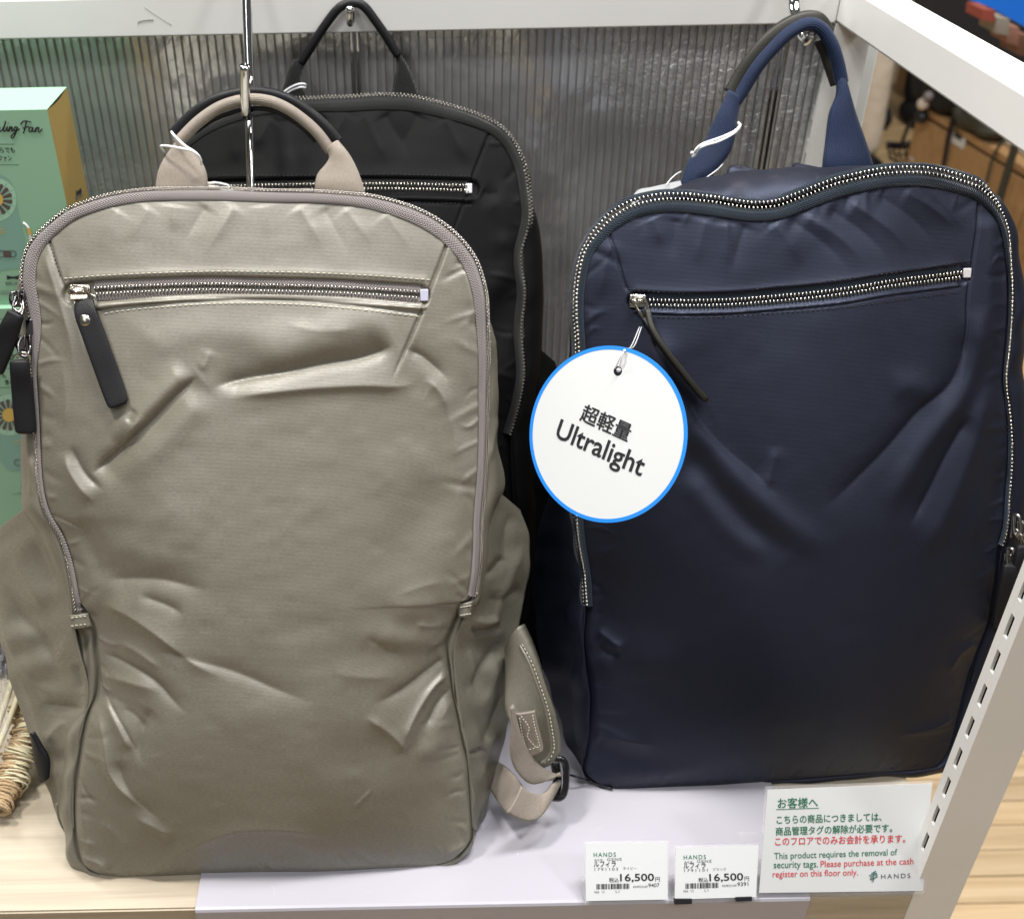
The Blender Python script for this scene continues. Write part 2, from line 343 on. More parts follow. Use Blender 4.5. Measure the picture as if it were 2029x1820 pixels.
def post(name, x0, D0, z0, z1, slot_faces='-x', wd=PW, dep=None, mat=M_rail, parent=None, off=0.0):
    """square tube with real slots on its left side"""
    bm = bmesh.new(); th = 0.0018; y0 = Y(D0); x1, y1 = x0 + wd, y0 + (dep or wd)
    def bx(a, b, c, d, e, f):
        r = bmesh.ops.create_cube(bm, size=1.0); vs = r['verts']
        bmesh.ops.scale(bm, vec=(b - a, d - c, f - e), verts=vs); bmesh.ops.translate(bm, vec=((a + b) / 2, (c + d) / 2, (e + f) / 2), verts=vs)
    bx(x0 + th, x1, y0, y0 + th, z0, z1); bx(x1 - th, x1, y0 + th, y1, z0, z1); bx(x0 + th, x1 - th, y1 - th, y1, z0, z1)
    ym = (y0 + y1) / 2; sw = 0.0019
    bx(x0, x0 + th, y0, ym - sw, z0, z1); bx(x0, x0 + th, ym + sw, y1, z0, z1)
    z = z0; k = math.ceil((z0 - 0.0125 - off) / 0.025)
    cur = z0
    while True:
        c = 0.0125 + off + k * 0.025; k += 1
        lo, hi = c - 0.0075, c + 0.0075
        if hi > z1 - 0.003: break
        if lo < z0 + 0.002: continue
        bx(x0 + 0.00005, x0 + th - 0.00005, ym - sw, ym + sw, cur, lo); cur = hi
    bx(x0 + 0.00005, x0 + th - 0.00005, ym - sw, ym + sw, cur, z1)
    bx(x0 + th + 0.0004, x1 - th - 0.001, y0 + th + 0.001, y1 - th - 0.001, z0 + 0.001, z1 - 0.001)  # near-black block inside the tube, its colour stands in for shade behind the slots
    me = bpy.data.meshes.new(name); bm.to_mesh(me); bm.free()
    me.materials.append(mat); me.materials.append(M_slot_shade)
    for p in me.polygons[-6:]: p.material_index = 1
    o = bpy.data.objects.new(name, me); COL.objects.link(o)
    if parent: o.parent = parent
    return o
frame = empty('display_rack', (PXL, Y(0.40), ZF)); fr_inv = Matrix.Translation((-PXL, -Y(0.40), -ZF))
tag(frame, 'white powder coated steel display rack with slotted square posts and top rails', 'shelf frame')
def fpar(o):
    o.parent = frame; o.matrix_parent_inverse = fr_inv.copy(); return o
RZ0, RZ1 = 0.4175, 0.4440
fpar(post('post', 0.2985, 0.400, ZF, RZ0 - 0.0002, wd=0.0294, dep=0.0148, off=0.0005))
fpar(post('post', PXL, RAIL_D, ZF, RZ0 - 0.0002, off=0.0))
bk = box('back_rail', (-0.5 + PXL / 2 - 0.0003, Y(RAIL_D) + PW / 2, (RZ0 + RZ1) / 2), (1.0 + PXL, PW, RZ1 - RZ0), M_rail, bev=0.0012); fpar(bk)
# the side rail runs from behind the corner towards the viewer
sd = box('side_rail', (PXL + PW / 2, (Y(RAIL_D) + PW + Y(0.12)) / 2, (RZ0 + RZ1) / 2), (PW, Y(RAIL_D) + PW - Y(0.12), RZ1 - RZ0), M_rail, bev=0.0022); fpar(sd)
# scuffs on the back rail
sc_pts = [(270, 46), (274, 42), (284, 40), (296, 39.5)]
p = [atD(u, v, RAIL_D - 0.00015) for u, v in [(273, 46.5), (275, 43.5), (283, 41), (297, 39.5), (304, 40)]]
fpar(tube('scuff_mark', p, 0.00022, MAT('grey_scuff', (0.16, 0.16, 0.16), 0.8), None, n=6, ns=12))
fpar(tube('scuff_mark', [atD(u, v, RAIL_D - 0.0001) for u, v in [(286, 14), (312, 32), (340, 50)]], 0.00012, MAT('pale_scuff', (0.36, 0.36, 0.35), 0.8), None, n=6, ns=8))
# neighbouring unit's post, standing just behind the corner
p2 = box('support_post', (PXL + PW + 0.0145, Y(0.868), (ZF + RZ0) / 2), (0.022, 0.03, RZ0 - ZF), MAT('pale_grey_green_paint', (0.56, 0.59, 0.58), 0.35, bump=(300, 0.1, 0.0006)), bev=0.001)
tag(p2, 'pale grey metal post standing right behind the corner of the white frame', 'post')

# ------------------------------------------------------------------ reflective ribbed back panel
def foil_mat():
    m = MAT('crinkled_foil', (0.92, 0.91, 0.89), 0.3, 0.70); nt = m.node_tree; b = nt.nodes['Principled BSDF']; N = nt.nodes.new; L = nt.links.new
    tc = N('ShaderNodeTexCoord'); mp = N('ShaderNodeMapping'); mp.inputs['Scale'].default_value = (1, 1, 0.8); L(tc.outputs['Object'], mp.inputs[0])
    n1 = N('ShaderNodeTexNoise'); n1.inputs['Scale'].default_value = 210; n1.inputs['Detail'].default_value = 4; n1.inputs['Distortion'].default_value = 1.2; L(mp.outputs[0], n1.inputs['Vector'])
    n2 = N('ShaderNodeTexNoise'); n2.inputs['Scale'].default_value = 14; n2.inputs['Detail'].default_value = 3; L(mp.outputs[0], n2.inputs['Vector'])
    n3 = N('ShaderNodeTexNoise'); n3.inputs['Scale'].default_value = 4.3; n3.inputs['Detail'].default_value = 1; L(tc.outputs['Object'], n3.inputs['Vector'])
    mr = N('ShaderNodeMapRange'); mr.inputs[1].default_value = 0.38; mr.inputs[2].default_value = 0.62; mr.inputs[3].default_value = 0.15; mr.inputs[4].default_value = 1.0; L(n3.outputs[0], mr.inputs[0])
    b1 = N('ShaderNodeBump'); b1.inputs['Distance'].default_value = 0.0016; L(mr.outputs[0], b1.inputs['Strength']); L(n1.outputs[0], b1.inputs['Height'])
    b2 = N('ShaderNodeBump'); b2.inputs['Strength'].default_value = 0.9; b2.inputs['Distance'].default_value = 0.010; L(n2.outputs[0], b2.inputs['Height']); L(b1.outputs[0], b2.inputs['Normal'])
    mr2 = N('ShaderNodeMapRange'); mr2.inputs[1].default_value = 0.4; mr2.inputs[2].default_value = 0.6; mr2.inputs[3].default_value = 0.22; mr2.inputs[4].default_value = 0.42; L(n3.outputs[0], mr2.inputs[0]); L(mr2.outputs[0], b.inputs['Roughness'])
    L(b2.outputs[0], b.inputs['Normal']); return m
M_foil = foil_mat()
M_rib = MAT('clear_grey_rib', (0.34, 0.335, 0.32), 0.25, 0.5)
panel = empty('back_panel', (-0.5, Y(PAN_D), 0.0)); tag(panel, 'crinkled silver foil panel behind clear vertical ribs, at the back of the shelf', 'back panel')
PX0, PX1 = -1.25, PXL + 0.004
V = []; nx, nz = 260, 90
for j in range(nz + 1):
    for i in range(nx + 1):
        x = PX0 + (PX1 - PX0) * i / nx; z = 0.001 + (RZ0 + 0.012 - 0.001) * j / nz
        V.append((x + 0.5, 0.0009 * math.sin(x * 9 + 1.3 * math.sin(z * 11)) * math.sin(z * 7 + 2 + x * 5), z))
mesh('foil_sheet', V, grid_faces(nz + 1, nx + 1), M_foil, panel, True)
mesh('backing_board', [(PX0 + .5, .004, .001), (PX1 + .5, .004, .001), (PX1 + .5, .004, RZ0 + .012), (PX0 + .5, .004, RZ0 + .012), (PX0 + .5, .008, .001), (PX1 + .5, .008, .001), (PX1 + .5, .008, RZ0 + .012), (PX0 + .5, .008, RZ0 + .012)],
     [(0, 1, 2, 3), (5, 4, 7, 6), (4, 0, 3, 7), (1, 5, 6, 2), (3, 2, 6, 7), (4, 5, 1, 0)], M_blackp, panel)
ribm = None; pitch = 0.0062
for k in range(int((PX1 - PX0) / pitch)):
    x = PX1 - 0.004 - k * pitch
    if ribm is None:
        r = box('rib', (0, 0, 0), (0.0010, 0.0012, RZ0 - 0.003), M_rib, panel, bev=0.0003); ribm = r.data
    else:
        r = bpy.data.objects.new('rib', ribm); COL.objects.link(r); r.parent = panel
    r.location = (x + 0.5, -0.0019, RZ0 / 2 + 0.0005)

# ------------------------------------------------------------------ chrome bars and hooks at the back
def bar(name, label, pts, r, extra=None):
    pts = [Vector(p) for p in pts]
    o = tube(name, pts, r, M_chrome, None, n=14, ns=max(12, len(pts) * 8)); tag(o, label, 'hook' if 'hook' in name else 'bar', 'chrome bars and hooks on the back rail'); return o
# left hook: long chrome bar with a J hook on its front
b0 = empty('bag_hook', atD(488, 0, 0.80)); tag(b0, 'big chrome J hook with its bar, holding the beige backpack', 'hook', 'chrome hooks holding the backpacks')
def child(o, par):
    o.parent = par; o.matrix_parent_inverse = Matrix.Translation(-par.location); return o
child(tube('support_bar', [atD(486, -70, 0.79), atD(489, 0, 0.775), atD(493, 200, 0.725), atD(498, 420, 0.685)], 0.0028, M_chrome, None, n=14, ns=40), b0)
child(tube('hook_arm', [atD(487, -120, 0.745), atD(489, 0, 0.733), atD(493, 120, 0.720), atD(496, 175, 0.712), atD(495, 212, 0.700), atD(491, 229, 0.686), atD(487, 222, 0.676), atD(485.5, 190, 0.672), atD(485, 130, 0.668)], 0.0031, M_chrome, None, n=16, ns=70), b0)
# centre hook
b1 = empty('bag_hook', atD(700, 60, 0.80)); tag(b1, 'short chrome hook with a round tip, in the loop of the black backpack', 'hook', 'chrome hooks holding the backpacks')
child(tube('support_bar', [Vector((atD(693.5, 45, 0.817).x, Y(0.824), 0.50)), Vector((atD(693.5, 45, 0.817).x, Y(0.824), 0.19))], 0.0016, M_chrome, None, n=12, ns=20), b1)
child(tube('support_bar', [Vector((atD(706, 45, 0.817).x, Y(0.824), 0.50)), Vector((atD(706, 45, 0.817).x, Y(0.824), 0.19))], 0.0016, M_chrome, None, n=12, ns=20), b1)
child(tube('hook_arm', [atD(700, 14, 0.815), atD(697, 40, 0.79), atD(694, 47, 0.782), atD(693, 42, 0.778), atD(693, 22, 0.776)], 0.0022, M_chrome, None, n=14, ns=40), b1)
def ball(name, c, r, mat, par=None):
    bm = bmesh.new(); bmesh.ops.create_uvsphere(bm, u_segments=20, v_segments=12, radius=r, matrix=Matrix.Translation(c)); me = bpy.data.meshes.new(name); bm.to_mesh(me); bm.free()
    o = link(name, me, mat, None, True)
    return child(o, par) if par else o
ball('hook_tip', atD(693, 20, 0.776), 0.0028, M_chrome, b1)
# right hook
b2 = empty('bag_hook', atD(1575, 10, 0.80)); tag(b2, 'chrome hook with a ball tip, in the loop of the navy backpack', 'hook', 'chrome hooks holding the backpacks')
XR = atD(1530, 214, 0.822).x
for dx in (-0.0022, 0.0022):
    child(tube('support_bar', [Vector((XR + dx, Y(0.824), 0.50)), Vector((XR + dx, Y(0.824), 0.20))], 0.0017, M_chrome, None, n=12, ns=20), b2)
child(tube('hook_arm', [atD(1567, -60, 0.80), atD(1569, 0, 0.79), atD(1570, 22, 0.785), atD(1578, 44, 0.778), atD(1586, 72, 0.765), atD(1592, 83, 0.756), atD(1598, 82, 0.750), atD(1606, 70, 0.747)], 0.0024, M_chrome, None, n=14, ns=60), b2)
child(tube('hook_arm', [atD(1577, -60, 0.80), atD(1578, 0, 0.79), atD(1579, 18, 0.785), atD(1585, 40, 0.779)], 0.0019, M_chrome, None, n=14, ns=30), b2)
ball('hook_tip', atD(1609, 63, 0.744), 0.0036, M_chrome, b2)

# ================================================================== floor
fl = mesh('floor', [(-6, -4, ZF - 0.004), (8, -4, ZF - 0.004), (8, 8, ZF - 0.004), (-6, 8, ZF - 0.004)], [(0, 1, 2, 3)], M_floor); fl['kind'] = 'structure'
far = []
pp = 0.0405; pm = {}
def plank(x0, x1, y, parent=fl):
    L = round(x1 - x0, 2)
    if L not in pm:
        o = box('plank', (0, 0, 0), (L - 0.0012, pp - 0.0012, 0.004), M_floor, parent, bev=0.0004, seg=1); pm[L] = o.data
    else:
        o = bpy.data.objects.new('plank', pm[L]); COL.objects.link(o); o.parent = parent
    o.location = ((x0 + x1) / 2, y, ZF - 0.002 + random.uniform(-0.0002, 0.0002))
np_ = 0; Lb = 0.90
for r in range(94):
    y = Y(0.30) + r * pp; offx = random.choice([0.0, 0.2, 0.45, 0.65]) ; x = 0.2 - offx
    xm = 0.55 + 0.62 * (0.3 + r * pp)
    while x < xm:
        plank(x, x + Lb, y); np_ += 1; x += Lb
strips = []
for r in range(200):
    y = Y(0.30) + r * pp
    for (x0, x1) in (((-5.9, -0.45),) if r < 94 else ((-5.9, 7.9),)):
        strips.append((((x0 + x1) / 2, y, ZF - 0.0022), (1, 0, 0), (0, 1, 0), (0, 0, 1), (x1 - x0, pp - 0.0012, 0.0035)))
for r in range(1, 90):
    y = Y(0.30) - r * pp; strips.append(((0.5, y, ZF - 0.0022), (1, 0, 0), (0, 1, 0), (0, 0, 1), (12, pp - 0.0012, 0.0035)))
def flat_boxes(name, items, mat, parent):
    V = []; Fc = []; q = np.array([[0, 1, 3, 2], [4, 6, 7, 5], [0, 4, 5, 1], [2, 3, 7, 6], [0, 2, 6, 4], [1, 5, 7, 3]])
    cube = np.array([[x, y, z] for x in (-.5, .5) for y in (-.5, .5) for z in (-.5, .5)])
    for i, (c, x, y, z, s) in enumerate(items):
        V.append(cube * np.array(s) + np.array(c)); Fc.append(q + 8 * i)
    o = mesh(name, np.vstack(V), np.vstack(Fc), mat, parent); o['kind'] = 'stuff'; return o
flat_boxes('distant_planks', strips, M_floor, fl)

# ================================================================== things beyond the frame (upper right)
ZC = -0.38
c0 = atZ(1822, 205, ZC); e1 = (atZ(2001, 300, ZC) - atZ(1838, 203, ZC)); e1.z = 0; e1.normalize()
e2 = Vector((-e1.y, e1.x, 0))
if e2.x < 0: e2 = -e2
Mc = frame3(e1, e2, e1.cross(e2))
if Mc.to_3x3().determinant() < 0: pass
def cab(k, label, L=0.62, depth=0.42):
    o = empty('storage_box', c0 + e1 * (k * L) + Vector((0, 0, ZF - ZC))); tag(o, label, 'cabinet', 'low wooden boxes on the floor beyond the frame')
    ctr = c0 + e1 * (k * L + L / 2) + e2 * depth / 2
    def pb(name, a, b, c, s, mat=M_cab, bv=0.002):
        x = box(name, ctr + e1 * a + e2 * b + Vector((0, 0, c)), s, mat, None, M=Mc, bev=bv); return child(x, o)
    pb('box_body', 0, 0.008, (ZF + 0.0 - 0.022) / 2 - ZC / 2 + 0.0 if False else (ZF - ZC) / 2 - 0.011, (L - 0.006, depth - 0.016, ZC - ZF - 0.022))
    pb('front_board', 0, -depth / 2 + 0.004, (ZF - ZC) / 2 - 0.013, (L - 0.010, 0.010, ZC - ZF - 0.036))
    pb('top_board', 0, 0, -0.011, (L - 0.004, depth, 0.020))
    return o
cab(0, 'low orange wood box farthest from the viewer, with the black bag on it')
cab(1, 'low orange wood box in the middle, with the olive bag on its far end')
cab(2, 'low orange wood box nearest the right edge, its front cut by the frame')
def soft(name, c, s, rot, mat, label, cat, group=None, seed=0, dent=0.06):
    bm = bmesh.new(); bmesh.ops.create_icosphere(bm, subdivisions=5, radius=1.0)
    from mathutils import noise
    for v in bm.verts:
        n = v.co.normalized(); k = (abs(n.x) ** 3.2 + abs(n.y) ** 3.2 + abs(n.z) ** 3.2) ** (-1 / 3.2); q = n * k
        q *= 1 + dent * noise.noise(n * 2.6 + Vector((seed, 0, 0))) * 2 + dent * 0.5 * noise.noise(n * 7 + Vector((0, seed, 0)))
        v.co = Vector((q.x * s[0], q.y * s[1], q.z * s[2]))
    me = bpy.data.meshes.new('bag_body'); bm.to_mesh(me); bm.free()
    par = empty(name, c); b = link('bag_body', me, mat, par, True); b.rotation_euler = rot; b.location = (0, 0, s[2])
    tag(par, label, cat, group); return par
ang = math.atan2(e1.y, e1.x)
p = atZ(1893, 232, ZC); g1 = soft('shoulder_bag', p + Vector((0.0, 0.07, 0.001)), (0.125, 0.085, 0.085), (0, 0, ang), M_dark, 'limp black bag lying on the farthest wooden box', 'bag', None, 3)
p = atZ(1978, 276, ZC); g2 = soft('shoulder_bag', p + Vector((0.0, 0.06, 0.001)), (0.115, 0.085, 0.048), (0, 0, ang), M_olive, 'crumpled olive grey bag lying on the wooden boxes beside the black bag', 'bag', None, 8)
def bstrap(par, uvs, w_, mat=M_dark):
    pts = []
    for u, v, z in uvs: pts.append(z if isinstance(z, Vector) else None)
    return None
# straps hanging down the front of the boxes
def onfront(u, v, off=0.006):
    r = ray(u, v); P0 = c0 - e2 * off; n = e2; return CAM + r * ((P0 - CAM).dot(n) / r.dot(n))
s1 = sweep('strap', cr([onfront(u, v, o_) for u, v, o_ in [(1896, 224, 0.0), (1889, 235, 0.012), (1879, 270, 0.012), (1874, 300, 0.012), (1869, 328, 0.012)]], 24), 0.011, 0.002, M_dark, None, side=tuple(e1)); child(s1, g1)
s1 = tube('cord', [onfront(u, v, 0.012) for u, v in [(1870, 322), (1868, 345), (1866, 352), (1864, 380)]], 0.003, M_dark, None, n=6, ns=12); child(s1, g1)
s2 = sweep('strap', cr([onfront(u, v, o_) for u, v, o_ in [(2000, 272, 0.0), (1985, 283, 0.012), (1968, 310, 0.012), (1958, 345, 0.012), (1948, 390, 0.012)]], 24), 0.006, 0.002, M_olive, None, side=tuple(e1)); child(s2, g2)
s2 = tube('cord', [onfront(u, v, 0.014) for u, v in [(1893, 268), (1900, 240), (1918, 236), (1934, 240), (1944, 262), (1941, 250)]], 0.0025, M_olive, None, n=6, ns=20); child(s2, g2)
def card_on(u0, v0, u1, v1, label, mat=M_paper):
    a = onfront(u0, v0, 0.004); b = onfront(u1, v1, 0.004); zt, zb = max(a.z, b.z), min(a.z, b.z); h = e2 * 0.0015
    a2, b2 = Vector((a.x, a.y, 0)), Vector((b.x, b.y, 0)); w2 = b2 - a2
    Vv = [Vector((a2.x, a2.y, zb)), Vector((b2.x, b2.y, zb)), Vector((b2.x, b2.y, zt)), Vector((a2.x, a2.y, zt))]; Vv += [q + h for q in Vv]
    o = mesh('price_card', Vv, [(0, 1, 2, 3), (5, 4, 7, 6), (4, 0, 3, 7), (1, 5, 6, 2), (3, 2, 6, 7), (4, 5, 1, 0)], mat); tag(o, label, 'card'); return o
card_on(1889, 262, 1908, 296, 'small white card with a dark picture on the front of the wooden box')
q = card_on(1893, 262, 1905, 279, 'dark picture printed on the small card of the wooden box', M_ink); q.location = -e2 * 0.002
card_on(1802, 310, 1810, 320, 'tiny white tag low on the end of the farthest wooden box')
for k, (u, v, s_, lb) in enumerate([(1996, 291, 0.055, 'white plastic corner block on the wooden boxes, left of the dark pole'), (2024, 306, 0.06, 'white plastic corner block on the wooden boxes, right of the dark pole')]):
    c = atZ(u, v, ZC); b_ = box('corner_block', (c.x + 0.03, c.y + 0.0, ZC + 0.012), (s_, s_, 0.024), MAT('white_plastic', (0.72, 0.70, 0.66), 0.5), None, bev=0.004); tag(b_, lb, 'block', 'white corner blocks on the boxes')
pl0 = onfront(1976, 410, 0.06); pl1 = Vector((pl0.x, pl0.y, 0.1))
o = tube('stand_pole', [Vector((pl0.x, pl0.y, ZF)), Vector((pl0.x, pl0.y, -0.1))], 0.010, MAT('dark_grey_metal', (0.06, 0.065, 0.06), 0.4, 0.6), None, n=12, ns=6); tag(o, 'dark grey metal pole standing in front of the wooden boxes at the right edge', 'pole')
# small wire stand on the floor left of the boxes
ws = empty('wire_stand', atZ(1790, 320, ZF)); tag(ws, 'black wire luggage trolley folded on the floor beside the wooden boxes', 'trolley')
Dw = atZ(1795, 325, ZF).y + WALL_D - 0.25
P_ = lambda u, v, dd=0.0: atD(u, v, Dw + dd)
child(tube('handle_bar', [P_(1811, 241), P_(1800, 250), P_(1790, 275), P_(1786, 289)], 0.006, M_blackp, None, n=8, ns=16), ws)
child(sweep('top_plate', cr([P_(1757, 287), P_(1782, 289), P_(1806, 286)], 10), 0.012, 0.008, M_blackp, None), ws)
for (a, b, c_) in [((1760, 291), (1762, 306), (1768, 316)), ((1770, 292), (1773, 305), (1778, 318)), ((1782, 292), (1783, 306), (1788, 322)), ((1792, 292), (1795, 308), (1794, 326)), ((1803, 288), (1800, 300), (1796, 318))]:
    child(tube('wire', [P_(*a), P_(*b), P_(*c_)], 0.0035, M_blackp, None, n=6, ns=10), ws)
child(tube('wire', [P_(1762, 313), P_(1778, 322), P_(1796, 331)], 0.004, M_blackp, None, n=6, ns=10), ws)
child(tube('wire', [P_(1762, 300), P_(1780, 306), P_(1800, 305)], 0.003, M_blackp, None, n=6, ns=10), ws)
wt = empty('hand_grip', atZ(1832, 200, ZC)); tag(wt, 'dark folded umbrella grip with a beige knob leaning at the end of the wooden boxes', 'grip')
child(tube('shaft', [onfront(1842, 150, 0.03), onfront(1838, 180, 0.03), onfront(1833, 205, 0.03), onfront(1827, 232, 0.03)], 0.012, M_blackp, None, n=8, ns=12), wt)
ball('knob', onfront(1827, 232, 0.035), 0.020, M_blackp, wt); ball('knob', onfront(1829, 206, 0.045), 0.017, M_cream, wt); ball('knob', onfront(1840, 191, 0.045), 0.015, MAT('grey_plastic', (0.2, 0.18, 0.19), 0.4), wt)
# stool behind
st = box('wooden_crate', atZ(1822, 206, ZF) + Vector((0.04, 0.1, 0.06)), (0.14, 0.2, 0.12), M_cab, None, bev=0.004); tag(st, 'small orange wood crate behind the farthest wooden box', 'crate')

def person(name, foot_l, foot_r, hip_h, mats, label, lean=Vector((0, 0, 0)), knee=Vector((0, 0, 0)), hip_shift=Vector((0, 0, 0))):
    """standing clothed figure; only the lower legs come into the picture"""
    par = empty(name, (foot_l + foot_r) / 2); tag(par, label, 'person')
    body_m, shoe_m, top_m = mats
    me = bpy.data.meshes.new('clothed_body'); mid = (foot_l + foot_r) / 2 - par.location + hip_shift
    V, E, R = [], [], []
    def v(p, r): V.append(tuple(p)); R.append(r); return len(V) - 1
    pel = v(mid + Vector((0, 0, hip_h)), 0.15); ch = v(mid + Vector((0, 0, hip_h + 0.28)) + lean, 0.15); sh = v(mid + Vector((0, 0, hip_h + 0.48)) + lean, 0.13); nk = v(mid + Vector((0, 0, hip_h + 0.56)) + lean, 0.055); hd = v(mid + Vector((0, 0, hip_h + 0.68)) + lean, 0.09); ht = v(mid + Vector((0, 0, hip_h + 0.78)) + lean, 0.07)
    E += [(pel, ch), (ch, sh), (sh, nk), (nk, hd), (hd, ht)]
    for sgn, ft in ((-1, foot_l), (1, foot_r)):
        f = ft - par.location
        hp = v(mid + Vector((0.09 * sgn, 0, hip_h - 0.06)), 0.095); kn = v(Vector((f.x * .7 + (mid.x + .09 * sgn) * .3, f.y * .7 + mid.y * .3, 0.48)), 0.066); an = v(f + Vector((0, 0, 0.05)), 0.056)
        E += [(pel, hp), (hp, kn), (kn, an)]
        s_ = v(mid + Vector((0.19 * sgn, 0, hip_h + 0.47)) + lean, 0.06); el = v(mid + Vector((0.25 * sgn, 0.0, hip_h + 0.18)) + lean, 0.045); wr = v(mid + Vector((0.24 * sgn, -0.08, hip_h - 0.06)) + lean, 0.032)
        E += [(sh, s_), (s_, el), (el, wr)]
    me.from_pydata(V, E, []); o = bpy.data.objects.new('clothed_body', me); COL.objects.link(o); o.parent = par
    sk = o.modifiers.new('s', 'SKIN'); sk.use_smooth_shade = True
    for i, r in enumerate(R): me.skin_vertices[0].data[i].radius = (r, r * 0.9)
    me.skin_vertices[0].data[pel].use_root = True
    su = o.modifiers.new('d', 'SUBSURF'); su.levels = su.render_levels = 2
    me.materials.append(body_m)
    for ft in (foot_l, foot_r):
        bm = bmesh.new(); bmesh.ops.create_icosphere(bm, subdivisions=3, radius=1)
        for q in bm.verts: q.co = Vector((q.co.x * 0.048, q.co.y * 0.135 - 0.05, max(q.co.z * 0.05, -0.03) + 0.03))
        m2 = bpy.data.meshes.new('shoe'); bm.to_mesh(m2); bm.free(); s = link('shoe', m2, shoe_m, par, True); s.location = ft - par.location + Vector((0, 0, 0.003))
    return par
f1 = atZ(1704, 345, ZF)
person('person', f1 + Vector((-0.34, 0.12, 0)), f1, 0.92, (M_cream, M_dark, M_cream), 'person in wrinkled cream trousers seen between the white post and the side rail')
f2 = atZ(1778, 238, ZF)
person('person', f2 + Vector((-0.10, 0.04, 0)), f2 + Vector((0.05, 0.0, 0)), 0.92, (M_dark, M_dark, M_dark), 'person in black clothes and black shoes standing on the wood floor behind the cream trousers')

# blue shelf sign and goods on the next fixture, above the side rail
fx = empty('goods_rack', atD(2020, 90, 1.75)); tag(fx, 'dark goods rack with a blue sign board, cut off by the top right corner', 'rack')
def quadbox(name, px, D, mat, par, th=0.02):
    a = [atD(u, v, D) for u, v in px]; b = [p_ + Vector((0, th, 0)) for p_ in a]; n = len(a)
    o = mesh(name, a + b, [tuple(range(n))[::-1], tuple(range(n, 2 * n))] + [(i, (i + 1) % n, n + (i + 1) % n, n + i) for i in range(n)], mat)
    return child(o, par) if par else o
SB = quadbox('sign_board', [(1900, -60), (1922, 0), (1965, 16), (2070, 76), (2130, 110), (2130, -60)], 1.70, M_bluesh, fx, 0.02)
quadbox('rack_back', [(1820, -60), (1820, 140), (2140, 320), (2140, -60)], 2.02, M_dark, fx, 0.02)
for k, (u, v, w_, h_, m_) in enumerate([(1948, 26, 24, 20, MAT('dull_red_wrap', (0.30, 0.07, 0.05), 0.4, bump=(90, .5, .004))), (1975, 45, 26, 30, MAT('grey_wrap', (0.30, 0.27, 0.23), 0.4, bump=(80, .4, .004))), (1998, 62, 22, 34, MAT('grey_red_wrap', (0.33, 0.17, 0.13), 0.4, bump=(90, .5, .004))), (2018, 80, 24, 40, MAT('brown_wrap', (0.20, 0.10, 0.07), 0.4))]):
    o = quadbox('wrapped_pack', [(u, v - h_ * .3), (u + w_, v - h_ * .2), (u + w_ - 2, v + h_ * 0.9), (u - 3, v + h_ * .7)], 1.80, m_, None, 0.06)
    tag(o, ['small red wrapped pack farthest left on the rack under the blue sign', 'grey crinkled pack between two red packs under the blue sign', 'red wrapped pack to the right of the grey one under the blue sign', 'brown pack nearest the right edge under the blue sign'][k], 'pack', 'wrapped packs on the rack')

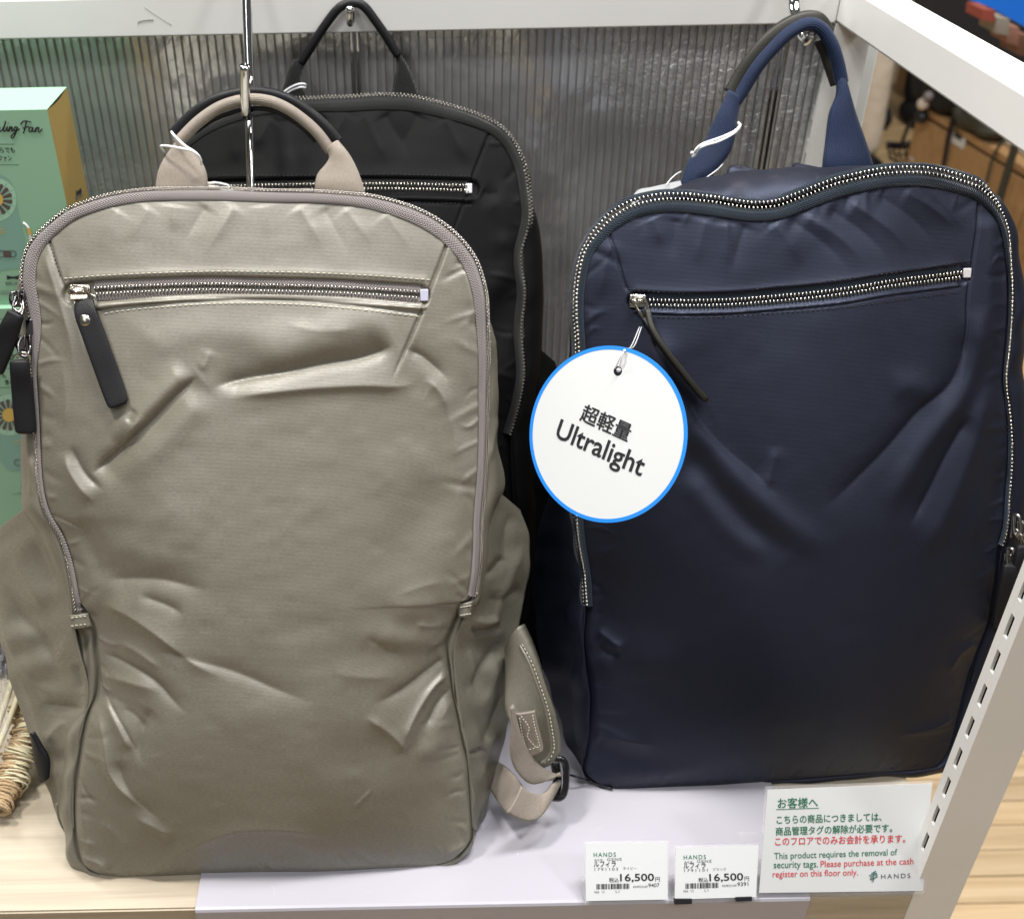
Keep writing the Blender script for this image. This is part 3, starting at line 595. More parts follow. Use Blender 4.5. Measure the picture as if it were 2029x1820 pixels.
# ================================================================== backpacks
FOLD = 1.45
def sig(x): return 1.0 / (1.0 + np.exp(-np.clip(x, -30, 30)))
class Bag:
    """a soft backpack: pillowy front grid with folds, gusset lofted back to a rear outline"""
    def __init__(s, name, label, plane, L, T, R, B, mats, bulge=0.018, nu=430, nv=560, ncut=(3.0, 3.0), cat='backpack', group='nylon backpacks on display'):
        s.pl = plane; s.m = mats; s.root = empty(name, plane.O); tag(s.root, label, cat, group)
        s.nu, s.nv = nu, nv; s.FOLD = 1.15
        ab = lambda pts: [plane.ab(u, v) for u, v in pts]
        s.Lc, s.Rc = cr(ab(L), nv), cr(ab(R), nv); s.Tc, s.Bc = cr(ab(T), nu), cr(ab(B), nu)
        u = np.linspace(0, 1, nu)[None, :, None]; v = np.linspace(0, 1, nv)[:, None, None]
        c00, c10, c01, c11 = s.Bc[0], s.Bc[-1], s.Tc[0], s.Tc[-1]
        G = (1 - v) * s.Bc[None] + v * s.Tc[None] + (1 - u) * s.Lc[:, None] + u * s.Rc[:, None] - ((1 - u) * (1 - v) * c00 + u * (1 - v) * c10 + (1 - u) * v * c01 + u * v * c11)
        s.G = G
        U, V = u[..., 0], v[..., 0]
        pk = 0.32; fv = np.where(V > pk, 1 - np.abs((V - pk) / (1 - pk)) ** 2.0, 1 - np.abs((pk - V) / pk) ** 2.6)
        s.base = bulge * (1 - np.abs(2 * U - 1) ** ncut[0]) * fv * np.ones((nv, nu))
        s.edge = (np.clip(np.minimum(U, 1 - U) / 0.03, 0, 1) * np.clip(np.minimum(V, 1 - V) / 0.02, 0, 1)) ** 0.7
        s.H = np.zeros((nv, nu))
        # a coarse copy of the plain surface, to find where a pixel falls on it
        k = 6; g = s.world(s.G[::k, ::k], s.base[::k, ::k]); nr, nc = g.shape[:2]
        s.bv0 = BVHTree.FromPolygons([tuple(p) for p in g.reshape(-1, 3)], grid_faces(nr, nc).tolist())
    def world(s, G, H):
        return np.array(s.pl.O) + G[..., 0:1] * np.array(s.pl.U) + G[..., 1:2] * np.array(s.pl.V) + H[..., None] * np.array(s.pl.N)
    def b_ab(s, u, v):
        r = ray(u, v).normalized(); h = s.bv0.ray_cast(CAM, r)
        if h[0] is None: return s.pl.ab(u, v, 0.0)
        p = h[0] - s.pl.O; return (p.dot(s.pl.U), p.dot(s.pl.V))
    def _dist(s, pts, reach, n=26, raw=False):
        q = cr(pts if raw else [s.b_ab(*p) for p in pts], n)
        lo, hi = q.min(0) - reach, q.max(0) + reach
        m = (s.G[..., 0] > lo[0]) & (s.G[..., 0] < hi[0]) & (s.G[..., 1] > lo[1]) & (s.G[..., 1] < hi[1])
        P = s.G[m]
        best = np.full(len(P), 1e9); sd = np.zeros(len(P)); tt = np.zeros(len(P)); L = np.r_[0, np.cumsum(np.linalg.norm(np.diff(q, axis=0), axis=1))]
        for i in range(n - 1):
            a, b = q[i], q[i + 1]; d = b - a; l2 = (d * d).sum() + 1e-15; w_ = P - a; t = np.clip((w_ @ d) / l2, 0, 1)
            e = w_ - t[:, None] * d; dd = np.sqrt((e * e).sum(1)); k = dd < best
            cross = d[0] * w_[:, 1] - d[1] * w_[:, 0]
            best[k] = dd[k]; sd[k] = (np.sign(cross) * dd)[k]; tt[k] = ((L[i] + t * math.sqrt(l2)) / L[-1])[k]
        return m, sd, tt, best
    def fold(s, pts, w, amp, kind='g', taper=(0.25, 0.25), w2=None, raw=False):
        """pts in photo pixels; w, amp in millimetres; kind g = rounded ridge/valley, s = step (left of travel high), b = flat band, k = sharp-sided crease"""
        w *= 1e-3; amp *= 1e-3 * (s.FOLD if abs(amp) > 1.45 and kind in 'ag' and not taper == (0, 0) else 1.0); w2 = (w2 or 6 * w * 1e3) * 1e-3
        m, sd, tt, dd = s._dist(pts, max(3.4 * w, 3.4 * w2 if kind in 'sa' else 0, 2.0 * w + 0.002), raw=raw)
        if kind == 'g': f = np.exp(-(dd / w) ** 2) if (w < 0.003 or w >= 0.0075) else np.exp(-(np.sqrt(dd * dd + 6e-7) - 7.7e-4) / (w * 0.75)) * np.clip(2.2 - dd / (1.5 * w), 0, 1)
        elif kind == 'k': f = np.exp(-(dd / w)) - 0.35 * np.exp(-(dd / (2.5 * w)) ** 2)
        elif kind == 'a':                     # asymmetric ridge: steep on the right of travel, long slope on the left
            f = np.where(sd > 0, np.exp(-(np.sqrt(sd * sd + 6e-7) - 7.7e-4) / (w2 * 0.75)), np.exp(-(np.sqrt(sd * sd + 6e-7) - 7.7e-4) / (w * 0.75))) * np.clip(2.2 - dd / (1.5 * np.where(sd > 0, w2, w)), 0, 1)
        elif kind == 's': f = (sig(sd / (w * 0.35)) - 0.5) * np.exp(-(dd / w2) ** 2)
        elif kind == 'b': e = 0.00028; f = sig((dd * -1 + w) / e)
        ta = np.ones_like(tt)
        if taper[0] > 0: ta *= np.clip(tt / taper[0], 0, 1) ** 1.0
        if taper[1] > 0: ta *= np.clip((1 - tt) / taper[1], 0, 1) ** 1.0
        ta = ta * ta * (3 - 2 * ta)
        if taper[0] > 0 or taper[1] > 0:
            pass
        s.H[m] += amp * f * ta
    def noise(s, amp, scale, seed=0, stretch=(1, 1), ridged=False, octaves=3):
        r = np.random.default_rng(seed); out = np.zeros_like(s.H)
        for o in range(octaves):
            sc_ = scale * 2 ** o; a = s.G[..., 0] * sc_ * stretch[0]; b = s.G[..., 1] * sc_ * stretch[1]
            a = a - a.min() + 1; b = b - b.min() + 1
            n = int(max(a.max(), b.max())) + 3; g = r.normal(size=(n, n)); ia, ib = a.astype(int), b.astype(int); fa, fb = a - ia, b - ib
            fa = fa * fa * fa * (fa * (fa * 6 - 15) + 10); fb = fb * fb * fb * (fb * (fb * 6 - 15) + 10)
            v = (g[ia, ib] * (1 - fa) + g[ia + 1, ib] * fa) * (1 - fb) + (g[ia, ib + 1] * (1 - fa) + g[ia + 1, ib + 1] * fa) * fb
            if ridged: v = 0.8 - np.abs(v) * 1.6
            out += v * 0.5 ** o
        s.H += amp * 1e-3 * out
    def puckers(s, seed, n=26, amp=0.8, sides='LR', lo=0.03, hi=0.97):
        """small gathers where the cloth is pulled by the side seams"""
        r = np.random.default_rng(seed)
        for side in sides:
            C = {'L': s.Lc, 'R': s.Rc, 'B': s.Bc, 'T': s.Tc}[side]; T = tangents(C)
            for k in range(n):
                i = int((lo + (hi - lo) * (k + r.uniform(0.1, 0.9)) / n) * (len(C) - 1)); t = T[i]; nn = np.array([t[1], -t[0]])
                if (s.G.reshape(-1, 2).mean(0) - C[i]) @ nn < 0: nn = -nn
                ln = r.uniform(0.008, 0.028); dirn = nrm(nn + t * r.normal() * 0.45); bend = t * r.normal() * 0.002
                p0 = C[i] + nn * 0.003; s.fold([p0, p0 + dirn * ln * .5 + bend, p0 + dirn * ln], r.uniform(1.3, 2.9), r.choice([-1, 1]) * r.uniform(.4, 1.0) * amp, 'g', (0.08, 0.6), raw=True)
    def build_front(s, mat):
        ed = np.minimum(np.linalg.norm(s.G - s.G[:, :1], axis=2), np.linalg.norm(s.G - s.G[:, -1:], axis=2))
        H = s.base + s.H * s.edge - 0.003 * np.exp(-(ed / 0.0022) ** 2); W = s.world(s.G, H)
        s.W = W; uv = s.G.reshape(-1, 2)
        s.front = mesh('front_panel', W.reshape(-1, 3) - np.array(s.root.location), grid_faces(s.nv, s.nu), mat, s.root, True, uv)
        k = 2; g = W[::k, ::k]; nr, nc = g.shape[:2]
        s.bv = BVHTree.FromPolygons([tuple(p) for p in g.reshape(-1, 3)], grid_faces(nr, nc).tolist())
        return s.front
    def on(s, u, v, off=0.0):
        h = s.bv.ray_cast(CAM, ray(u, v).normalized())
        if h[0] is None:
            p = s.pl.hit(u, v); h = s.bv.find_nearest(p)
        n = h[1] if h[1].dot(s.pl.N) > 0 else -h[1]
        return h[0] + n * off
    def onn(s, u, v, off=0.0):
        h = s.bv.ray_cast(CAM, ray(u, v).normalized())
        if h[0] is None: h = s.bv.find_nearest(s.pl.hit(u, v))
        n = h[1] if h[1].dot(s.pl.N) > 0 else -h[1]
        return h[0] + n * off, n
    def loc(s, o):
        o.parent = s.root; o.matrix_parent_inverse = Matrix.Translation(-s.root.location); return o
    def gusset(s, M, K, dM, dK, mat, seed=1, n=420, wr=0.8):
        """loft front edge -> middle outline M (depth dM) -> rear outline K (depth dK); outlines in pixels: dict L,T,R,B"""
        pl = s.pl
        def loop(d, c, cnt):
            out = []
            for key, rev in (('L', False), ('T', False), ('R', True), ('B', True)):
                q = cr([pl.ab(u, v, -c) for u, v in d[key]], cnt[key]); q = q[::-1] if rev else q
                out.append(q[:-1])
            return np.vstack(out)
        cnt = {'L': n, 'T': n, 'R': n, 'B': n // 2}
        F = np.vstack([resample(s.Lc, n)[:-1], resample(s.Tc, n)[:-1], resample(s.Rc, n)[::-1][:-1], resample(s.Bc, n // 2)[::-1][:-1]])
        Mo, Ko = loop(M, dM, cnt), loop(K, dK, cnt)
        rows, cs, frac = [], [], []
        nM, nK = 34, 34
        for i in range(nM + 1):
            ph = i / nM * math.pi / 2; rows.append(F + (Mo - F) * math.sin(ph)); cs.append(-dM * (1 - math.cos(ph)) - 0.003 * math.exp(-(i / 1.3) ** 2)); frac.append(i / nM)
        for i in range(1, nK + 1):
            t = i / nK; ph = t * math.pi / 2; rows.append(Mo + (Ko - Mo) * (1 - math.cos(ph))); cs.append(-dM - (dK - dM) * math.sin(ph)); frac.append(1 + t)
        rows.append(Ko * 0.0 + Ko.mean(0)); cs.append(-dK - 0.002); frac.append(2)
        Rr = np.array(rows); C = np.array(cs)[:, None] * np.ones(Rr.shape[1]); fr = np.array(frac)
        # wrinkles of the gusset, running mostly front to back, and long ones along the seam
        r = np.random.default_rng(seed); th = np.linspace(0, 1, Rr.shape[1], endpoint=False)
        wv = sum(a * np.sin(2 * math.pi * (k * th + p)) for k, a, p in zip(r.integers(9, 60, 16), r.uniform(0.3, 1, 16) / 3.0, r.uniform(0, 1, 16)))
        w2 = sum(a * np.sin(2 * math.pi * (k * th + p)) for k, a, p in zip(r.integers(5, 40, 12), r.uniform(0.3, 1, 12) / 3.0, r.uniform(0, 1, 12)))
        prof = np.clip(fr / 0.15, 0, 1) * np.clip((2 - fr) / 0.3, 0, 1)
        wig = prof[:, None] * (wv[None] * np.cos(fr[:, None] * 1.9) + w2[None] * np.sin(fr[:, None] * 2.6)) * wr * 1e-3
        Tn = nrm(np.roll(Rr, -1, 1) - np.roll(Rr, 1, 1)); On = np.stack([-Tn[..., 1], Tn[..., 0]], -1)
        Rr2 = Rr.copy(); Rr2[:-1] += (On * wig[..., None])[:-1]
        W = s.world(Rr2, C + wig * 0.3)
        per = np.r_[0, np.cumsum(np.linalg.norm(np.diff(F, axis=0), axis=1))]
        uv = np.stack([np.broadcast_to(fr[:, None] * 0.05, C.shape), np.broadcast_to(per[None], C.shape)], -1).reshape(-1, 2)
        # wrinkled row data kept for zips
        s.F, s.gW = F, W
        nr, nc = C.shape
        Fq = grid_faces(nr, nc, True)
        return mesh('gusset', W.reshape(-1, 3) - np.array(s.root.location), Fq, mat, s.root, True, uv)
    def strip(s, name, A, B, mat, arch=0.0008, n=200, off=0.0, cs=7, drape=True):
        """tape between two pixel/world polylines lying on the front surface"""
        pa = cr([tuple(s.on(*p, off)) if len(p) == 2 else tuple(p) for p in A], n); pb = cr([tuple(s.on(*p, off)) if len(p) == 2 else tuple(p) for p in B], n)
        return strip3(name, pa, pb, mat, s, arch, cs)
    def along(s, pts, n, off=0.0):
        q = cr(pts, n); P, Nn = [], []
        for u, v in q:
            p, nn = s.onn(u, v, off); P.append(tuple(p)); Nn.append(tuple(nn))
        return np.array(P), np.array(Nn)
    def stitch(s, pts, mat, pitch=2.6, duty=0.62, r=0.00028, off=0.0002, n=220, name='stitching'):
        P, Nn = s.along(pts, n, off); L = np.r_[0, np.cumsum(np.linalg.norm(np.diff(P, axis=0), axis=1))]; T = tangents(P)
        items = []; x = 0.0005
        while x < L[-1] - 0.001:
            c = np.array([np.interp(x + pitch * duty * 5e-4, L, P[:, k]) for k in range(3)]); t = nrm(np.array([np.interp(x, L, T[:, k]) for k in range(3)])); nn = nrm(np.array([np.interp(x, L, Nn[:, k]) for k in range(3)]))
            sd = np.cross(nn, t); items.append((c, t, sd, nn, (pitch * duty * 1e-3, 2 * r, 2 * r))); x += pitch * 1e-3
        return s.loc(merge_boxes(name, items, mat, None))

def strip3(name, pa, pb, mat, bag, arch=0.0008, cs=7, thick=0.0):
    n = len(pa); T = tangents((pa + pb) / 2); S = nrm(pb - pa); Nn = nrm(np.cross(T, S))
    Nn[(Nn @ -np.array(FW)) < 0] *= -1
    t = np.linspace(0, 1, cs); V = pa[:, None] * (1 - t[None, :, None]) + pb[:, None] * t[None, :, None] + Nn[:, None] * (np.sin(np.pi * t) ** 0.6 * arch)[None, :, None]
    w_ = np.linalg.norm(pb - pa, axis=1)
    L = np.r_[0, np.cumsum(np.linalg.norm(np.diff((pa + pb) / 2, axis=0), axis=1))]
    uv = np.stack([np.broadcast_to(L[:, None], (n, cs)), t[None] * w_[:, None]], -1).reshape(-1, 2)
    V = V.reshape(-1, 3); Fq = grid_faces(n, cs)
    if thick:
        V2 = (V.reshape(n, cs, 3) - Nn[:, None] * thick).reshape(-1, 3); k = len(V)
        ring = []
        F2 = Fq[:, ::-1] + k; a = np.arange(n - 1)
        sd1 = np.stack([a * cs, (a + 1) * cs, (a + 1) * cs + k, a * cs + k], 1); sd2 = np.stack([(a + 1) * cs + cs - 1, a * cs + cs - 1, a * cs + cs - 1 + k, (a + 1) * cs + cs - 1 + k], 1)
        b = np.arange(cs - 1); e1_ = np.stack([b + 1, b, b + k, b + 1 + k], 1); o_ = (n - 1) * cs; e2_ = np.stack([b + o_, b + 1 + o_, b + 1 + o_ + k, b + o_ + k], 1)
        V = np.vstack([V, V2]); uv = np.vstack([uv, uv]); Fq = np.vstack([Fq, F2, sd1, sd2, e1_, e2_])
    o = mesh(name, V, Fq, mat, None, True, uv)
    return bag.loc(o) if bag is not None else o
def teeth(name, P, Nn, mat, bag, pitch=0.00205, ln=0.0026, wd=0.0010, ht=0.0011, gap=0.00075, rows=(1, -1)):
    L = np.r_[0, np.cumsum(np.linalg.norm(np.diff(P, axis=0), axis=1))]; T = tangents(P); items = []
    for r in rows:
        x = 0.0004 + (0 if r > 0 else pitch / 2)
        while x < L[-1] - 0.0004:
            c = np.array([np.interp(x, L, P[:, k]) for k in range(3)]); t = nrm(np.array([np.interp(x, L, T[:, k]) for k in range(3)])); nn = nrm(np.array([np.interp(x, L, Nn[:, k]) for k in range(3)]))
            sd = np.cross(nn, t) * r; items.append((c + sd * gap, t, sd, nn, (wd, ln, ht))); x += pitch
    o = merge_boxes(name, items, mat, None)
    return bag.loc(o)
def slider_parts(bag, c, t, n_, mat, scale=1.0):
    """zip slider: two plates, bridge"""
    t = Vector(t).normalized(); n_ = Vector(n_); n_ = (n_ - t * n_.dot(t)).normalized(); sd = n_.cross(t); M = frame3(t, sd, n_); c = Vector(c); k = scale
    bag.loc(box('slider_plate', c + n_ * 0.0022 * k, (0.0085 * k, 0.0068 * k, 0.0012 * k), mat, None, M=M, bev=0.0005 * k))
    bag.loc(box('slider_plate', c - n_ * 0.0004, (0.0085 * k, 0.0072 * k, 0.0010 * k), mat, None, M=M, bev=0.0004 * k))
    q = [c + t * (x * k) + n_ * (z * k) for x, z in [(-0.0036, 0.0026), (-0.003, 0.0046), (-0.0012, 0.0055), (0.0014, 0.0054), (0.0032, 0.0044), (0.0038, 0.0026)]]
    bag.loc(sweep('slider_bridge', cr(q, 20), 0.0011 * k, 0.0006 * k, mat, None, side=tuple(sd)))
def ring(bag, pts, r, mat, name='pull_ring'):
    q = [Vector(p) for p in pts]; q = q + [q[0]]
    o = sweep(name, cr(q, 60), r, r, mat, None, n=10); return bag.loc(o)
def puller(bag, pts3, side, w_, th, mat, rivet=None, stitch_=None, name='puller'):
    """leather pull tab: soft-edged bar along pts3"""
    P = cr(pts3, 50)
    w_ = list(np.interp(np.linspace(0, 1, 60), np.linspace(0, 1, np.size(w_)), w_)); w_[0] *= .5; w_[1] *= .85; w_[-1] *= .72; w_[-2] *= .92; w_[-3] *= .98
    P = resample(P, 60); o = sweep(name, P, w_, [th * .6] + [th] * 28 + [th * .8], mat, None, side=side, n=32, power=0.5); bag.loc(o); return o

# ------------------------------------------------------------------ beige backpack (front left)
O = atZ(560, 1722, 0.002); Tp = atD(520, 384, 0.595)
Vv = Vector((0, Tp.y - O.y, Tp.z - O.z)).normalized()
plB = Plane(Vector((O.x, O.y, O.z)), Vector((1, 0, 0)), Vv)
beige = Bag('backpack', 'beige nylon backpack with mauve zip tape and black leather pull, nearest the viewer', plB,
    L=[(182, 1728), (157, 1706), (148, 1670), (144, 1617), (146, 1564), (153, 1514), (162, 1457), (174, 1411), (188, 1378), (192, 1332), (187, 1289), (184, 1250), (170, 1218), (151, 1190), (142, 1146), (132, 1099), (117, 1057), (98, 1028), (85, 992), (78, 950), (75, 903), (70, 814), (64, 725), (61, 636), (50, 583), (46, 556), (50, 513), (64, 481), (93, 450)],
    T=[(93, 450), (135, 418), (178, 401), (221, 389), (271, 381), (320, 378), (427, 377), (534, 381), (623, 383), (712, 389), (755, 396), (808, 411), (847, 428), (883, 451)],
    R=[(910, 1697), (933, 1671), (938, 1650), (935, 1599), (931, 1546), (929, 1514), (920, 1475), (913, 1443), (904, 1403), (897, 1364), (890, 1320), (885, 1280), (895, 1249), (909, 1218), (924, 1191), (940, 1181), (947, 1135), (951, 1082), (952, 1028), (958, 961), (961, 904), (963, 832), (963, 783), (965, 708), (963, 630), (961, 590), (954, 556), (940, 516), (915, 481), (883, 451)],
    B=[(182, 1728), (249, 1737), (392, 1733), (534, 1729), (648, 1728), (755, 1721), (862, 1712), (910, 1697)],
    mats=None, bulge=0.030, nu=470, nv=620)
b = beige; b.FOLD = 1.35
# side seams of the top yoke
b.fold([(93, 467), (108, 515), (123, 559), (140, 590), (160, 650), (178, 730)], 0.9, -1.3, 'g', (0.02, 0.6))
b.fold([(892, 463), (874, 515), (855, 563), (840, 604), (808, 680), (773, 761)], 0.9, -1.5, 'g', (0.02, 0.25))
b.fold([(897, 470), (880, 522), (860, 570), (846, 612), (815, 690), (783, 768)], 4.0, 0.7, 'g', (0.05, 0.3))
b.fold([(84, 490), (100, 540), (120, 600), (140, 680), (150, 760)], 5.0, 1.5, 'g', (0.2, 0.5))
# zip opening: recessed band, welt below, overlapping flap edge above
top_l = [(129, 559), (200, 553), (300, 548), (400, 545), (480, 545), (600, 547), (700, 551), (780, 556), (853, 563)]
bot_l = [(190, 615), (230, 609), (300, 603), (400, 596), (500, 594), (600, 597), (700, 605), (780, 614), (836, 622)]
zip_c = [(145, 583), (205, 577), (300, 573), (400, 570), (480, 571), (560, 573), (640, 575), (720, 579), (830, 586)]
b.fold(zip_c, 6.2, -2.4, 'b', (0.0, 0.0))
b.fold([(u, v - 8) for u, v in top_l], 3.2, 0.9, 'g', (0.02, 0.02))
b.fold([(200, 607), (300, 594), (400, 588), (500, 587), (600, 589), (700, 594), (838, 607)], 1.7, 2.0, 'b', (0, 0))
b.fold(bot_l, 0.6, -1.1, 'g', (0.0, 0.0))
# --- big creases
b.fold([(395, 742), (345, 788), (300, 835), (240, 890), (178, 944)], 3.2, -3.6, 'a', (0.12, 0.15), w2=9.0)
b.fold([(383, 735), (330, 780), (280, 828), (225, 880)], 8.0, 2.6, 'g', (0.15, 0.25))
b.fold([(410, 770), (360, 830), (300, 890), (230, 950)], 9.0, 2.0, 'g', (0.2, 0.3))
b.fold([(415, 768), (480, 752), (560, 738), (640, 722), (720, 708), (785, 682)], 5.0, -4.2, 'a', (0.15, 0.12), w2=10)
b.fold([(470, 700), (560, 690), (640, 672), (720, 650), (790, 630)], 14.0, 3.0, 'g', (0.3, 0.2))
b.fold([(430, 792), (520, 778), (620, 768), (720, 763), (790, 765), (835, 757)], 4.0, 2.2, 'a', (0.25, 0.2), w2=12)
b.fold([(835, 755), (858, 762), (880, 790), (888, 830)], 5.0, 1.6, 'g', (0.3, 0.4))
b.fold([(800, 690), (835, 705), (870, 735), (895, 760)], 3.5, -1.8, 'g', (0.2, 0.4))
b.fold([(225, 680), (300, 678), (380, 660), (440, 655), (520, 668), (570, 690)], 9.0, 1.3, 'g', (0.3, 0.3))
b.fold([(270, 808), (262, 822), (256, 838)], 2.5, -1.2, 'g', (0.3, 0.3))
b.fold([(140, 880), (152, 912), (172, 944), (208, 975)], 3.2, -2.0, 'g', (0.3, 0.3))
b.fold([(125, 890), (138, 930), (160, 965), (190, 1000)], 5.0, 2.0, 'g', (0.3, 0.3))
b.fold([(395, 735), (408, 720), (420, 690)], 4.0, 1.0, 'g', (0.3, 0.3))
# --- middle left
b.fold([(150, 1020), (175, 1070), (195, 1120), (210, 1170)], 8.0, -2.2, 'g', (0.3, 0.3))
b.fold([(205, 1150), (260, 1148), (320, 1150), (380, 1163), (425, 1170)], 7.0, -2.4, 'a', (0.2, 0.35), w2=12)
b.fold([(200, 1190), (262, 1222), (320, 1262), (380, 1310), (460, 1352)], 5.0, 2.6, 'a', (0.15, 0.35), w2=11)
b.fold([(270, 1178), (330, 1200), (370, 1222)], 5.0, -1.5, 'g', (0.3, 0.3))
b.fold([(300, 1290), (345, 1295), (400, 1312), (470, 1335), (560, 1372), (640, 1395)], 5.5, -2.2, 'a', (0.2, 0.4), w2=12)
b.fold([(196, 1290), (240, 1310), (300, 1345), (345, 1390), (385, 1425)], 4.0, -1.9, 'g', (0.2, 0.4))
b.fold([(192, 1330), (240, 1345), (290, 1360), (330, 1375)], 7.0, 1.8, 'g', (0.2, 0.4))
b.fold([(192, 1335), (216, 1385), (246, 1440), (272, 1492)], 1.6, -1.6, 'k', (0.1, 0.2))
b.fold([(205, 1380), (232, 1430), (262, 1490)], 4.5, 1.7, 'g', (0.2, 0.25))
b.fold([(300, 1400), (285, 1440), (276, 1492), (290, 1520)], 5.5, -1.8, 'g', (0.2, 0.4))
b.fold([(196, 1400), (206, 1460), (214, 1514), (232, 1550), (258, 1578), (300, 1615)], 3.6, 2.8, 'a', (0.15, 0.3), w2=7)
b.fold([(232, 1500), (246, 1550), (275, 1590), (330, 1630)], 6.0, -1.9, 'g', (0.2, 0.4))
b.fold([(262, 1616), (300, 1632), (350, 1657)], 5.0, 1.5, 'g', (0.3, 0.3))
b.fold([(165, 1480), (160, 1560), (170, 1640), (190, 1700)], 7.0, 1.5, 'g', (0.3, 0.2))
# --- right side fans
b.fold([(885, 1300), (840, 1335), (790, 1372), (730, 1400)], 4.5, -2.6, 'a', (0.1, 0.4), w2=10)
b.fold([(880, 1275), (850, 1268), (800, 1266), (740, 1262), (700, 1275)], 8, 2.0, 'g', (0.2, 0.4))
b.fold([(893, 1330), (862, 1356), (835, 1395), (812, 1440), (804, 1480)], 3.6, 2.5, 'g', (0.1, 0.25))
b.fold([(897, 1362), (868, 1392), (846, 1432), (828, 1432)], 3.6, -2.4, 'g', (0.1, 0.3))
b.fold([(902, 1385), (880, 1420), (868, 1465), (850, 1484), (806, 1488)], 8, 1.8, 'g', (0.1, 0.3))
b.fold([(720, 1415), (760, 1440), (790, 1465), (806, 1490)], 4.0, 1.8, 'g', (0.3, 0.2))
b.fold([(800, 1500), (700, 1500), (600, 1495)], 16, -1.6, 'g', (0.3, 0.4))
b.fold([(880, 1210), (820, 1205), (760, 1215)], 9, 1.6, 'g', (0.3, 0.4))
b.fold([(720, 1260), (770, 1285), (800, 1290)], 5, -1.3, 'g', (0.3, 0.3))
b.fold([(700, 1600), (720, 1580), (740, 1560)], 1.2, 0.6, 'g', (0.3, 0.3))
b.fold([(870, 930), (850, 1010), (800, 1080), (720, 1150)], 14, -1.5, 'g', (0.3, 0.4))
b.fold([(930, 860), (915, 980), (905, 1100)], 8, 1.2, 'g', (0.3, 0.4))
# --- bottom arc
b.fold([(280, 1738), (330, 1705), (392, 1672), (450, 1648), (498, 1640), (580, 1642), (670, 1660)], 5.5, 1.9, 'a', (0.1, 0.25), w2=11)
b.fold([(420, 1700), (500, 1688), (580, 1690), (650, 1705)], 9, -0.9, 'g', (0.3, 0.3))
b.fold([(160, 1690), (200, 1705), (215, 1718)], 5, 1.8, 'g', (0.3, 0.2))
b.fold([(880, 1690), (905, 1680), (925, 1668)], 4, 1.5, 'g', (0.3, 0.2))
# puckers along the top seam
for u0, v0, du, dv, a_ in [(350, 405, -10, 60, 1.0), (300, 408, -60, 90, .8), (470, 404, -70, 110, 1.1), (520, 404, 10, 70, .7), (590, 405, 60, 100, 1.2), (680, 410, 70, 90, .9), (760, 420, 60, 80, .8), (410, 404, -60, 100, -1.0), (640, 408, 60, 110, -.9), (240, 415, -50, 80, .6)]:
    b.fold([(u0, v0), (u0 + du * .5, v0 + dv * .5), (u0 + du, v0 + dv)], 5.5, a_, 'g', (0.12, 0.6))
b.noise(0.6, 11, 3, (1, 1), octaves=2); b.noise(0.12, 60, 7, (1, 1.3), octaves=2)
M_Bg = M_beige
# extra fine creases
for pts_, w_, a_ in [([(560, 640), (640, 655), (720, 648)], 5, .9), ([(300, 1000), (360, 1040), (420, 1050)], 10, .8), ([(880, 800), (900, 860), (905, 920)], 5, 1.0), ([(860, 880), (800, 930), (730, 960)], 12, .9), ([(230, 1060), (290, 1100), (360, 1110)], 8, .9), ([(520, 1250), (600, 1240), (680, 1255)], 10, -.9), ([(420, 1440), (500, 1420), (580, 1440)], 12, .9), ([(650, 1330), (720, 1340), (790, 1340)], 7, 1.1), ([(230, 1270), (270, 1290), (320, 1325)], 3, 1.2), ([(240, 1400), (270, 1420), (290, 1455)], 3, -1.0), ([(780, 1180), (840, 1160), (890, 1150)], 6, 1.0), ([(820, 1235), (860, 1238), (885, 1232)], 3, 1.2), ([(195, 1620), (230, 1650), (260, 1690)], 6, 1.0), ([(800, 1620), (850, 1600), (900, 1560)], 14, -1.0), ([(120, 700), (130, 780), (128, 860)], 7, 1.0), ([(930, 600), (925, 690), (930, 780)], 6, 1.0), ([(905, 520), (925, 560), (935, 620)], 4, 1.0), ([(290, 820), (265, 850), (240, 900)], 2.4, 1.0)]:
    b.fold(pts_, w_, a_, 'g', (.3, .3))
b.puckers(2, 30, 0.9); b.puckers(6, 16, 0.8, 'B')
b.build_front(M_beige)
